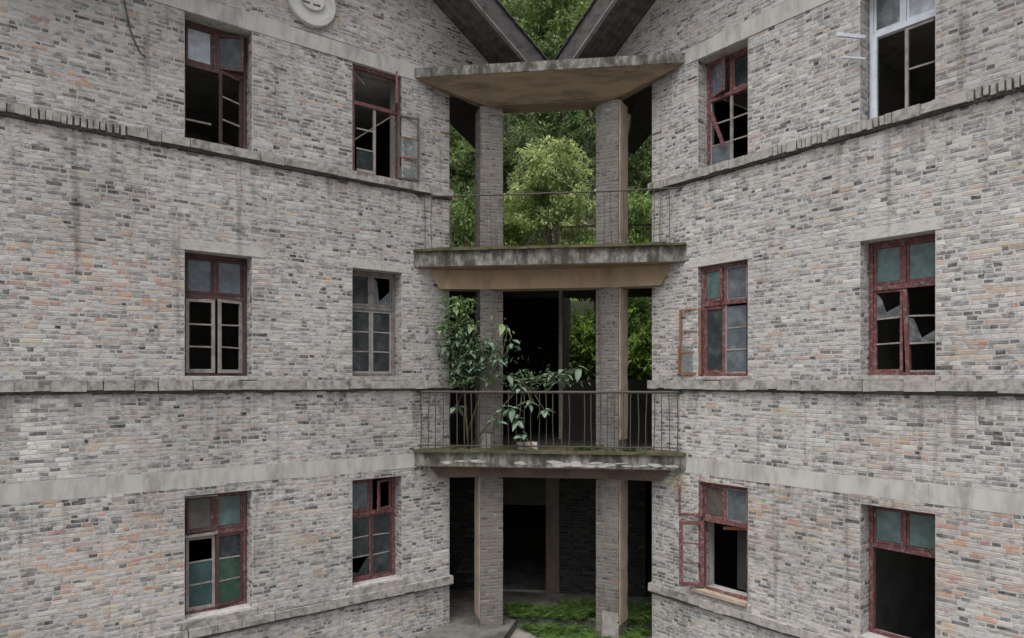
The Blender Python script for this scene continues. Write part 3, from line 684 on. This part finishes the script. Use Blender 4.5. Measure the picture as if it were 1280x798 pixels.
def jag_coat(Fc, x0, x1, y0, y1, a, b):
    """thin coat with broken edges on one face of a column"""
    m = MB(); n = 16; lat = abs(x1-x0) > abs(y1-y0); u0, u1 = (x0, x1) if lat else (y0, y1); sd_ = rng.uniform(0, 99)
    L = []; Rr = []
    for k in range(n+1):
        z = a+(b-a)*k/n
        L.append((u0+.02+(u1-u0)*.08*max(0, noise.noise(Vector((k*.55, sd_, 0)))), z)); Rr.append((u1-(u1-u0)*.16*max(0, noise.noise(Vector((k*.5, sd_, 9)))+.1), z))
    P = L+Rr[::-1]
    if lat: return m.prism(P, lambda p: Fc(p[0], y0+.008, p[1]), lambda p: Fc(p[0], y1, p[1]))
    sgn = x1 if x1 > 0 else x0; inn = x0 if x1 > 0 else x1
    return m.prism(P, lambda p: Fc(inn, p[0], p[1]), lambda p: Fc(sgn-.008*(1 if sgn > 0 else -1), p[0], p[1]))
# columns
def column(cx, cy, rot, z0, z1, label, plaster=None):
    c, s = math.cos(rot), math.sin(rot); hw = .205
    Fc = lambda x, y, z: FG(cx+x*c-y*s, cy+x*s+y*c, z)
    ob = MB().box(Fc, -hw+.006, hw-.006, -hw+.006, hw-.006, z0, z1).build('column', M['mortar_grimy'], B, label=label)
    v = []; f = []; cs = []
    for k in range(4):
        a = k*math.pi/2; ca, sa = math.cos(a), math.sin(a)
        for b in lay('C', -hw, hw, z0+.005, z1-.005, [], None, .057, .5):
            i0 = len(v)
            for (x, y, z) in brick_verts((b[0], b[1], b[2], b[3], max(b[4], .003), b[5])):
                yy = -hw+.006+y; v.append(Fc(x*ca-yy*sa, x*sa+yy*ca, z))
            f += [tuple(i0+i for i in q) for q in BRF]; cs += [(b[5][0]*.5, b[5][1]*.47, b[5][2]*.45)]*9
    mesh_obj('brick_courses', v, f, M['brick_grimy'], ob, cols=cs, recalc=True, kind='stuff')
    for (x0, x1, y0, y1, a, b, mt) in (plaster or []): jag_coat(Fc, x0, x1, y0, y1, a, b).build('plaster_coat', M[mt], ob)
    return ob
ct = R(22.5)
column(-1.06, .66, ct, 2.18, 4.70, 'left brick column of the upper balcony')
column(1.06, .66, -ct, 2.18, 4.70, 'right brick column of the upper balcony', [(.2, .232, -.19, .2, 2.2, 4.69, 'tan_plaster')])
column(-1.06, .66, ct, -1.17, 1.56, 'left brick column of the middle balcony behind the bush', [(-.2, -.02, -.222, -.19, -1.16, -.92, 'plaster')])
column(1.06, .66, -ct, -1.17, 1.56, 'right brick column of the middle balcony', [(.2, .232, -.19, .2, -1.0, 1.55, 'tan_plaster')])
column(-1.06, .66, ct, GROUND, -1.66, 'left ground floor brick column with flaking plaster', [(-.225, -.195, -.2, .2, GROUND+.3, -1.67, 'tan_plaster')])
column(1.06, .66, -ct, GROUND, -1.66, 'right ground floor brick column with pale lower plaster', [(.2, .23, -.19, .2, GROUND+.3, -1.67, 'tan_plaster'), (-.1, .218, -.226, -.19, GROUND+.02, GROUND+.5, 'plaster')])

# raised floor of the ground storey
PLZ = -4.24
MB().prism([(-2.2, -.35), (-.75, -.35), (-.6, .95), (1.75, 1.0), (1.8, .55), (3.7, 2.49), (-3.7, 2.49), (-1.78, .55)], lambda p: FG(p[0], p[1], GROUND-.05), lambda p: FG(p[0], p[1], PLZ)).build('ground_floor', M['gfloor'], B)
# rear of the gallery
RW = 2.5
def rear(name, q0, q1, z0, z1, mat, w0=RW, th=.22, **k): return MB().box(FG, q0, q1, w0, w0+th, z0, z1, .002).build(name, M[mat], B, **k)
# ground floor: doorway to a dark room, pier, wall
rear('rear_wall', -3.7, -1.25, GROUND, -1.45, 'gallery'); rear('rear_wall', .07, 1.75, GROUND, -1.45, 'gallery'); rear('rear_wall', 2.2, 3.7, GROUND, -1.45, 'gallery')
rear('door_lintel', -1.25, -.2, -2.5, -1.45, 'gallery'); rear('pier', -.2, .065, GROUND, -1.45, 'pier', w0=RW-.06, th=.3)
bm_ = []
for (q0, q1) in ((.075, 1.74), (-3.6, -1.26)):
    pan = lay('C', q0, q1, GROUND+.02, -1.5, [], None, .0605, .4)
    bm_ += [(b[0], b[1], b[2], b[3], max(b[4], .002), tuple(x*.12 for x in b[5][:3])) for b in pan]  # rear bricks take a small fraction of the usual brick tone
bricks_mesh('brick_courses', bm_, lambda a, d, z: FG(a, RW+.001+d, z), B, kind='stuff', mat=M['dark_rear_brick'])
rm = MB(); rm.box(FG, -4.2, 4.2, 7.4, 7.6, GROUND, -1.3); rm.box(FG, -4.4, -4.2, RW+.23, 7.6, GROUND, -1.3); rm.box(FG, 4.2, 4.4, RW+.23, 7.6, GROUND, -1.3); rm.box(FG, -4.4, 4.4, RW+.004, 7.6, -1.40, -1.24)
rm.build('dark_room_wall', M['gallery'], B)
MB().box(FG, -1.24, .06, RW-.35, RW+.3, GROUND, GROUND+.12, .006).build('door_step', M['concrete'], B)
# middle floor: dark hall on the left, open to the hillside on the right
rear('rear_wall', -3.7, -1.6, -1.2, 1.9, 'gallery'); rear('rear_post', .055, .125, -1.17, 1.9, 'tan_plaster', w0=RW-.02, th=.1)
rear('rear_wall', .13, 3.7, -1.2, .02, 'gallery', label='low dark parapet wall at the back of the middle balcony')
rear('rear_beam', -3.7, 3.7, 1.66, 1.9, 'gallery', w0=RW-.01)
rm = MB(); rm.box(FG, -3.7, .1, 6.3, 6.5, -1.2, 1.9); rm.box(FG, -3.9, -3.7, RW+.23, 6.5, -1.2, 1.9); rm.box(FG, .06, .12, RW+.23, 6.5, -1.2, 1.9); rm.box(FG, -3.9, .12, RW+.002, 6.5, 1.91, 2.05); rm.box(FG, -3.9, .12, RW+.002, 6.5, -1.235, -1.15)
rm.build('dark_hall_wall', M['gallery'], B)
# top floor back rail
rail = MB(); rail.box(FG, -.02, .045, 2.40, 2.46, 2.15, 3.06); rail.box(FG, .03, 2.6, 2.42, 2.445, 3.02, 3.05)
rb = rail.build('rear_railing', M['iron'], B, label='low rusty railing at the back of the upper balcony')
for i in range(17): MB().box(FG, .16+i*.14, .172+i*.14, 2.427, 2.439, 2.17, 3.02, .002).build('railing_bar', M['iron'], rb)

# balcony railings -----------------------------------------------------
def railing(ob, zf, ztop, xs, rad, sagz, w0=.06, bar=.0085, low=True, ends=True):
    pts = []; n = 14
    for i in range(n+1):
        t = i/n; x = -Q-.02+(2*Q+.04)*t; pts.append(FG(x, w0+.006*math.sin(t*9), ztop-sagz*math.sin(math.pi*t)+rng.uniform(-.004, .004)))
    MB().tube(pts, rad, 8).build('handrail', M['iron'], ob, smooth=True)
    if low:
        MB().tube([FG(-Q+.02+(2*Q-.04)*i/8, w0, zf+.075+rng.uniform(-.004, .004)) for i in range(9)], .009, 6).build('bottom_rail', M['iron'], ob)
    for x in xs:
        lean = rng.uniform(-.018, .018); b2 = rng.uniform(-.016, .016)
        MB().tube([FG(x, w0, zf-.01), FG(x+lean*.5+b2, w0+b2, (zf+ztop)/2), FG(x+lean, w0, ztop-.01-sagz*math.sin(math.pi*(x+Q)/(2*Q)))], bar, 5).build('baluster', M['iron'], ob)
xs = [-2.12+i*.124 for i in range(35)]
railing(bal1, -1.165, -.195, [x for i, x in enumerate(xs) if i not in (21,)], .022, .0)
railing(bal2, 2.185, 3.09, [-2.05, -1.93, -1.62, -.92, .93, 1.05, 1.24, 1.72, 1.82, 1.98], .014, .02, bar=.006, low=False)

# ------------------------------------------------------------------ loose things on the building
def W(S, s, d, z): return S.F(S.sg*s, d, z)
MB().tube([W(SL, -4.32, -.01, 5.25), W(SL, -4.28, -.018, 4.93), W(SL, -4.25, -.03, 4.74), W(SL, -4.215, -.02, 4.58), W(SL, -4.15, -.022, 4.40), W(SL, -4.08, -.015, 4.28), W(SL, -4.03, -.02, 4.265)], .009, 6).build(
    'cable', M['iron'], None, smooth=True, label='loose rusty cable hanging down the upper left brick wall', category='cable')
# block of rubble on the middle balcony
bm = bmesh.new(); bmesh.ops.create_cube(bm, size=1)
bmesh.ops.subdivide_edges(bm, edges=bm.edges, cuts=2, use_grid_fill=True)
for q in bm.verts:
    n = noise.noise_vector(q.co*2.2)*.14; q.co = Vector((q.co.x*.32, q.co.y*.2, q.co.z*.115))+Vector((n.x*.2, n.y*.2, n.z*.16))
me = bpy.data.meshes.new('rubble_block'); bm.to_mesh(me); bm.free(); me.materials.append(M['stone'])
o = link(bpy.data.objects.new('rubble_block', me), None, label='pale broken block lying behind the bars of the middle balcony', category='rubble'); o.location = FG(-.33, .22, -1.095)

# ------------------------------------------------------------------ plants
def leaf_quad(v, f, cs, p, dirv, up, L, Wd, c, fold=.15):
    d = dirv.normalized(); s = d.cross(up)
    if s.length < 1e-3: s = Vector((1, 0, 0))
    s.normalize(); n = s.cross(d); b = len(v)
    v += [p, p+d*L*.5+s*Wd*.5+n*fold*Wd, p+d*L, p+d*L*.5-s*Wd*.5+n*fold*Wd]; f.append((b, b+1, b+2, b+3)); cs.append(c)
def rv(): return Vector((rng.gauss(0, 1), rng.gauss(0, 1), rng.gauss(0, 1))).normalized()
def crown_mesh(name, n_clump, per, rx, rz, leafL, c_lo, c_hi, shape=.0, droop=.3, top_light=None):
    v = []; f = []; cs = []
    for k in range(n_clump):
        u = rv(); rr = rng.random()**.45
        c = Vector((u.x*rx*rr, u.y*rx*rr, u.z*rz*rr)); wsc = 1-shape*(c.z/rz); c.x *= wsc; c.y *= wsc
        c *= .72+.75*max(0, noise.noise(u*1.7+Vector((n_clump, 3, 1)))+.3); cr = rng.uniform(.10, .22)*rx; tone = rng.random()
        for i in range(per):
            q = rv()*cr*rng.random()**.5; q.z *= .7; p = c+q
            g = min(1, max(0, tone*.6+rng.random()*.4)); col_ = tuple(a+(b-a)*g for a, b in zip(c_lo, c_hi))
            d = (q.normalized()*.7+rv()*.8+Vector((0, 0, -droop)))
            leaf_quad(v, f, cs, p, d, Vector((0, 0, 1))+rv()*.5, leafL*rng.uniform(.7, 1.3), leafL*rng.uniform(.35, .55), col_)
    me = bpy.data.meshes.new(name); me.from_pydata([tuple(p) for p in v], [], f)
    at = me.attributes.new('col', 'FLOAT_COLOR', 'FACE'); at.data.foreach_set('color', [x for c in cs for x in (*c, 1.0)])
    me.materials.append(M['leaf']); return me
CR = {'dark': crown_mesh('crown', 130, 60, 2.1, 2.5, .20, (.04, .065, .026), (.18, .25, .10)),
      'mid': crown_mesh('crown', 120, 60, 1.9, 2.1, .19, (.05, .085, .03), (.22, .30, .11)),
      'bright': crown_mesh('crown', 150, 70, 1.35, 1.5, .13, (.10, .15, .045), (.50, .57, .25), shape=.45, droop=.5),
      'tall': crown_mesh('crown', 110, 60, 1.5, 3.2, .18, (.045, .075, .03), (.20, .28, .11), shape=.3),
      'shrub': crown_mesh('crown', 60, 60, .95, .85, .15, (.06, .105, .025), (.24, .34, .09))}
def trunk_mesh(H, r, limbs, reach=1.0):
    m = MB(); n = 6; pts = []; x = y = 0
    for i in range(n+1):
        t = i/n; pts.append((x, y, H*t)); x += rng.uniform(-.05, .05)*H*.2; y += rng.uniform(-.05, .05)*H*.2
    m.tube(pts, [r*(1-.75*i/n) for i in range(n+1)], 7)
    for k in range(limbs):
        i = rng.randint(2, n-1); p = Vector(pts[i]); a = rng.uniform(0, 6.28); L = rng.uniform(.2, .38)*H*reach
        q = p+Vector((math.cos(a)*L*.5, math.sin(a)*L*.5, L*.35)); e_ = q+Vector((math.cos(a)*L*.4, math.sin(a)*L*.4, L*.4))
        m.tube([p, q, e_], [r*.4, r*.25, r*.08], 5)
    return m
def tree(name, x, y, H, kind, cs, label, tint=(1, 1, 1), group='trees on the hillside behind', ctop=None, pale=False):
    z = hill_z(x, y)-.1
    t = link(bpy.data.objects.new(name, None), None, label=label, category='shrub' if kind == 'shrub' else 'tree', group=group); t.location = (x, y, z); t.rotation_euler.z = rng.uniform(0, 6.28)
    trunk_mesh(H*.9, .03+H*.011, 7, .35 if kind in ('bright', 'mid', 'shrub') and H < 9.2 else .8).build('trunk', M['pale_bark' if pale else 'bark'], t, smooth=True)
    c = link(bpy.data.objects.new('crown', CR[kind]), t); c.location = (0, 0, H-cs[1]*(CR_H[kind])*.9); c.scale = (cs[0], cs[0], cs[1]); c.color = (*tint, 1)
    return t
CR_H = {'dark': 2.5, 'mid': 2.1, 'bright': 1.5, 'tall': 3.2, 'shrub': .85}
# (x, y, H, kind, (crown width, crown height), label, tint)
tree('bright_tree', -.55, 8.5, 9.1, 'bright', (1.15, 1.2), 'bright yellow green bushy tree filling the middle of the top opening', (1, 1, 1), None)
tree('leafy_shrub', -2.75, 7.3, 8.6, 'mid', (.62, .95), 'leafy green tree seen left of the left upper column', (1.25, 1.25, 1.1), None)
tree('leafy_shrub', 2.0, 7.4, 8.3, 'mid', (.6, .9), 'leafy green tree seen right of the right upper column', (1.3, 1.35, 1.0), None)
tree('leafy_shrub', -1.7, 7.9, 7.6, 'mid', (.55, .6), 'low yellow green shrub beside the left upper column behind the rail', (1.3, 1.2, .8), None)
tree('leafy_shrub', .75, 7.2, 7.3, 'mid', (.6, .55), 'low green shrub behind the rear railing of the upper balcony', (1.2, 1.3, .9), None)
tree('leafy_shrub', .55, 6.6, 5.3, 'shrub', (1.25, 1.6), 'green shrub seen through the back of the middle balcony, left of the right column', (1.0, 1.1, .8), None)
tree('leafy_shrub', 2.15, 6.3, 5.1, 'shrub', (1.2, 1.5), 'green shrub seen right of the right middle column', (1.0, 1.05, .8), None)
tree('leafy_shrub', 1.3, 7.6, 5.2, 'shrub', (1.5, 1.6), 'darker shrub low behind the middle balcony parapet', (.7, .8, .7), None)
tree('leafy_shrub', 3.4, 6.8, 6.0, 'shrub', (1.4, 1.8), 'green shrub at the edge of the right middle gap', (.9, 1.0, .8), None)
dead = tree('dead_limbed_tree', .9, 12.4, 10.6, 'tall', (.8, .8), 'tree with pale bare limbs left of the right upper column', (.9, .95, .9), None, pale=True)
zd = dead.location.z
for pts in ([(1.05, 11.4, 13.3), (1.5, 11.2, 12.6), (2.0, 11.1, 11.9)], [(-.3, 11.6, 11.2), (.35, 11.5, 10.5), (.7, 11.5, 10.0)], [(.7, 10.4, 10.3), (1.4, 10.3, 10.0), (2.0, 10.2, 9.7)]):
    loc = [dead.matrix_basis.inverted() @ Vector(p) for p in pts]
    MB().tube(loc, [.05, .045, .025], 6).build('bare_limb', M['pale_bark'], dead, smooth=True)
forest = [(-4.6, 13.2, 9.0, 'mid', .9), (-2.6, 12.6, 9.2, 'dark', .85), (-.9, 13.8, 9.6, 'tall', 1.0), (2.9, 13.0, 9.2, 'dark', .85), (4.8, 13.5, 9, 'mid', .9),
          (-6.0, 18.5, 11, 'dark', 1.2), (-3.6, 18.8, 11.5, 'mid', 1.15), (-1.3, 19.2, 11.2, 'tall', 1.25), (.9, 18.6, 11.6, 'dark', 1.1), (3.2, 19.3, 11.2, 'mid', 1.1), (5.6, 18.8, 11, 'dark', 1.2),
          (-7.0, 25.5, 12, 'mid', 1.4), (-4.2, 26.0, 12.5, 'dark', 1.4), (-1.5, 25.6, 12.3, 'mid', 1.4), (1.3, 26.2, 12.6, 'tall', 1.5), (4.0, 25.7, 12.2, 'mid', 1.35), (7.0, 26, 12, 'dark', 1.4),
          (-7.6, 34.5, 13, 'dark', 1.7), (-4.0, 35.0, 13.5, 'mid', 1.7), (-.6, 34.2, 13.2, 'dark', 1.7), (2.8, 35.0, 13.5, 'mid', 1.7), (6.4, 34.6, 13, 'mid', 1.7),
          (-6.5, 45, 14, 'mid', 2.1), (-2, 45.5, 14, 'dark', 2.1), (2.5, 45, 14, 'mid', 2.1), (7, 45.5, 14, 'dark', 2.1)]
for i, (x, y, H, k, s) in enumerate(forest):
    g = rng.uniform(.8, 1.15)*(1+.012*(y-13))  # tint rises with distance: haze and sky brightness put into leaf colour
    tree('forest_tree', x, y, H, k, (s, s*1.05), 'dark green forest tree crowded on the hillside behind the corner opening', (g, g, g*.95))

# bush on the middle balcony: stems carrying whorls of large leaves
def big_leaf(L, Wd, bendz):
    n = 5; v = []; f = []
    for i in range(n+1):
        t = i/n; w = Wd*math.sin(math.pi*min(1, t**.75*.97+.03))**.9*.5; z = -bendz*t*t
        v += [(-w, t*L, z+w*.25), (0, t*L, z-.002), (w, t*L, z+w*.25)]
    for i in range(n):
        b = i*3; f += [(b, b+1, b+4, b+3), (b+1, b+2, b+5, b+4)]
    me = bpy.data.meshes.new('leaf'); me.from_pydata(v, [], f)
    at = me.attributes.new('col', 'FLOAT_COLOR', 'FACE'); at.data.foreach_set('color', [1.0]*(4*len(f)))
    for p in me.polygons: p.use_smooth = True
    me.materials.append(M['leaf_big']); return me
LM = [big_leaf(.18, .095, .03), big_leaf(.21, .10, .07), big_leaf(.13, .07, .02)]
bush = link(bpy.data.objects.new('balcony_bush', None), None, label='large leafed green bush growing through the middle balcony railing at left', category='bush'); bush.location = FG(-1.35, .3, -1.17)
clus = [(-1.53, 1.36, .30), (-1.39, 1.09, .22), (-1.69, .96, .15), (-1.80, .86, .12), (-1.49, .62, .2), (-1.28, .48, .12), (-1.01, .64, .12), (-.71, .88, .15), (-.57, .61, .12), (-.84, .38, .08), (-1.49, .18, .2), (-1.14, .25, .15),
        (-.46, -.09, .1), (-.30, .01, .15), (.07, .07, .25), (.27, .14, .3), (.47, .18, .35), (.21, -.03, .25), (-.26, -.35, -.02), (-.57, -.49, -.04), (-.44, -.62, -.04), (-.73, -.44, -.02), (-.03, -.49, -.02), (-.84, -.63, -.05), (-1.53, -.44, .2), (-.40, -.89, -.03), (-1.62, 1.18, .2), (-1.42, .85, .16), (-1.60, .70, .2), (-1.38, .30, .15), (-1.55, 1.22, .12), (-1.3, .95, .2), (-1.1, .45, .2), (-.92, .52, .18), (-1.72, .55, .2), (-1.25, .05, .2), (-.6, .05, .15)]
base = Vector((-1.35, .3, -1.17))
nb = [Vector(p) for p in ((-1.42, .3, -.2), (-1.46, .24, .7), (-.9, .2, .1), (-.4, .15, -.05))]
MB().tube([FG(*base), FG(-1.40, .3, -.6), FG(-1.42, .3, -.2), FG(-1.48, .26, .3), FG(-1.46, .24, .7), FG(-1.5, .26, 1.3)], [.022, .02, .018, .014, .011, .006], 6).build('stem', M['stem'], bush, smooth=True)
MB().tube([FG(-1.38, .33, -.9), FG(-1.15, .25, -.3), FG(-.9, .2, .1), FG(-.75, .17, .45), FG(-.66, .15, .85)], [.02, .016, .013, .009, .005], 6).build('stem', M['stem'], bush, smooth=True)
MB().tube([FG(-1.3, .35, -1.1), FG(-.9, .25, -.6), FG(-.4, .15, -.05), FG(.1, .26, .05), FG(.46, .35, .17)], [.018, .015, .011, .008, .005], 6).build('stem', M['stem'], bush, smooth=True)
for i, (q, z, w_) in enumerate(clus):
    c = Vector((q, w_, z)); near = min(nb, key=lambda p: (p-c).length)
    if i % 2 == 0: MB().tube([FG(*near), FG(*((near+c)/2+Vector((0, 0, .05)))), FG(*c)], [.007, .006, .003], 5).build('stem', M['stem'], bush)
    for k in range(8):
        a = k/8*6.283+rng.uniform(-.4, .4); el = rng.uniform(-.75, .35)
        d = Vector((math.cos(a)*math.cos(el), math.sin(a)*math.cos(el), math.sin(el)-.15)).normalized()
        up = Vector((0, 0, 1))+rv()*.3; x = d.cross(up).normalized(); zz = x.cross(d)
        s = rng.uniform(.75, 1.2)
        m = Matrix((x*s, d*s, zz*s)).transposed().to_4x4(); m.translation = FG(q+rng.uniform(-.05, .05), w_+rng.uniform(-.05, .05), z+rng.uniform(-.06, .06))
        o = bpy.data.objects.new('leaf', LM[(i+k) % 3])
        g = rng.random(); t = .35 if z > .85 else 0  # upper leaves get a lighter colour, sunlight painted in
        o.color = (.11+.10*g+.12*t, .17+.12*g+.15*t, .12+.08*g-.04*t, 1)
        link(o, bush); o.matrix_parent_inverse = Matrix.Translation(-bush.location); o.matrix_basis = m
for o in bush.children:
    if o.name.startswith('stem'): o.matrix_parent_inverse = Matrix.Translation(-bush.location)

vv = []; ff = []; cc = []
for i in range(1500):
    t = rng.random()
    if t < .62: q, w_, z = rng.gauss(-1.5, .14), rng.gauss(.22, .1), rng.uniform(-.1, 1.4)
    elif t < .85: q, w_, z = rng.gauss(-1.1, .3), rng.gauss(.2, .08), rng.gauss(.45, .2)
    else: q, w_, z = rng.gauss(-.3, .35), rng.gauss(.2, .07), rng.gauss(0, .1)
    g = rng.random(); hi_ = max(0, z-.6)*.06  # sunlit lift with height put into the foliage colour
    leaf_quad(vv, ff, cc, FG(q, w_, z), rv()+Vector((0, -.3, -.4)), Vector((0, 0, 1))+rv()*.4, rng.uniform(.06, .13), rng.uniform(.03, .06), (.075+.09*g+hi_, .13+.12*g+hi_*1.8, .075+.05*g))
fo = mesh_obj('foliage', vv, ff, M['leaf_white'], bush, cols=cc, recalc=False, kind='stuff'); fo.matrix_parent_inverse = Matrix.Translation(-bush.location)
# weeds: ferny ground cover in the yard, tufts on the balconies, dry straw by the open window
def tuft(v, f, cs, x, y, z, h, n, c_lo, c_hi, spread=.5):
    for k in range(n):
        a = rng.uniform(0, 6.283); d = Vector((math.cos(a)*spread, math.sin(a)*spread, rng.uniform(.4, 1.2))).normalized(); p = Vector((x, y, z)); seg = h*rng.uniform(.6, 1.1)/5
        g = rng.random(); c = tuple(q+(r_-q)*g for q, r_ in zip(c_lo, c_hi))
        for i in range(5):
            q = p+d*seg; d = (d+Vector((0, 0, -.22))).normalized()
            s = d.cross(Vector((0, 0, 1)))
            if s.length < .05: s = Vector((1, 0, 0))
            s.normalize(); L = h*.30*(1-.13*i)
            for sg in (-1, 1): leaf_quad(v, f, cs, q, s*sg+d*.55+rv()*.25, Vector((0, 0, 1)), L, L*.42, c)
            p = q
def weeds(name, spots, c_lo, c_hi, label, mat='leaf', n=7, cat='weeds', kind='stuff'):
    v = []; f = []; cs = []
    for (x, y, z, h) in spots: tuft(v, f, cs, x, y, z, h, n, c_lo, c_hi)
    mesh_obj(name, v, f, M[mat], None, cols=cs, recalc=False, kind=kind, label=label, category=cat)
sp = []
for i in range(3000):
    q = rng.uniform(-1.0, 1.95); w_ = rng.uniform(-1.6, 2.1)
    edge = .15-.75*w_+.45*noise.noise(Vector((w_*1.3, 3, 0)))
    if q < max(edge, -.85) or w_ > 1.5+.4*noise.noise(Vector((q*1.3, 7, 0)))+.3*(q > .1): continue
    if abs(q-1.06) < .24 and abs(w_-.66) < .24: continue
    if q > 1.55 and w_ < .75: continue
    if rng.random() < .12+.6*noise.noise(Vector((q*2.2, w_*2.2, 4))): continue
    sp.append((q, w_, .16 if w_ > .9 else 0.0, rng.uniform(.08, .26)))
weeds('fern_weeds', sp, (.04, .08, .022), (.19, .31, .08), 'bright green ferny weeds covering the yard floor at the corner', n=6)
sp = [(rng.gauss(.62, .16), rng.uniform(.1, .5), CZ-1.16, rng.uniform(.08, .17)) for _ in range(22)]+[(rng.gauss(1.35, .15), rng.uniform(.05, .3), CZ-1.16, rng.uniform(.06, .13)) for _ in range(16)]
weeds('balcony_weeds', sp, (.03, .06, .015), (.07, .12, .03), 'low dull weeds growing on the middle balcony floor by the right column', n=6)
sp = [(rng.uniform(-2.1, 2.1), rng.uniform(-.04, .2), CZ+2.19, rng.uniform(.02, .06)) for _ in range(60)]+[(rng.gauss(.1, .3), rng.uniform(-.05, .05), CZ+2.17, rng.uniform(.05, .1)) for _ in range(18)]
weeds('moss_tufts', sp, (.03, .045, .012), (.08, .095, .03), 'short moss and weeds along the upper balcony edge', n=5)
sp = [(rng.uniform(-2.1, 2.1), rng.uniform(-.04, .3), CZ-1.16, rng.uniform(.015, .04)) for _ in range(60)]
weeds('moss_tufts', sp, (.035, .045, .015), (.09, .085, .035), 'short moss and dead grass along the middle balcony edge', n=5)
v = []; f = []; cs = []
for i in range(90):
    p = W(SR, .15+rng.gauss(0, .07), -.03-rng.random()*.05, -1.62+rng.gauss(0, .07))
    leaf_quad(v, f, cs, p, Vector((rng.gauss(0, 1), -.4, -.6+rng.gauss(0, .6))), Vector((0, -1, 0)), rng.uniform(.08, .2), .006, (.42, .36, .24))
mesh_obj('straw_tuft', v, f, M['leaf'], None, cols=cs, recalc=False, kind='stuff', label='dry straw caught above the open red window, ground floor right', category='straw')
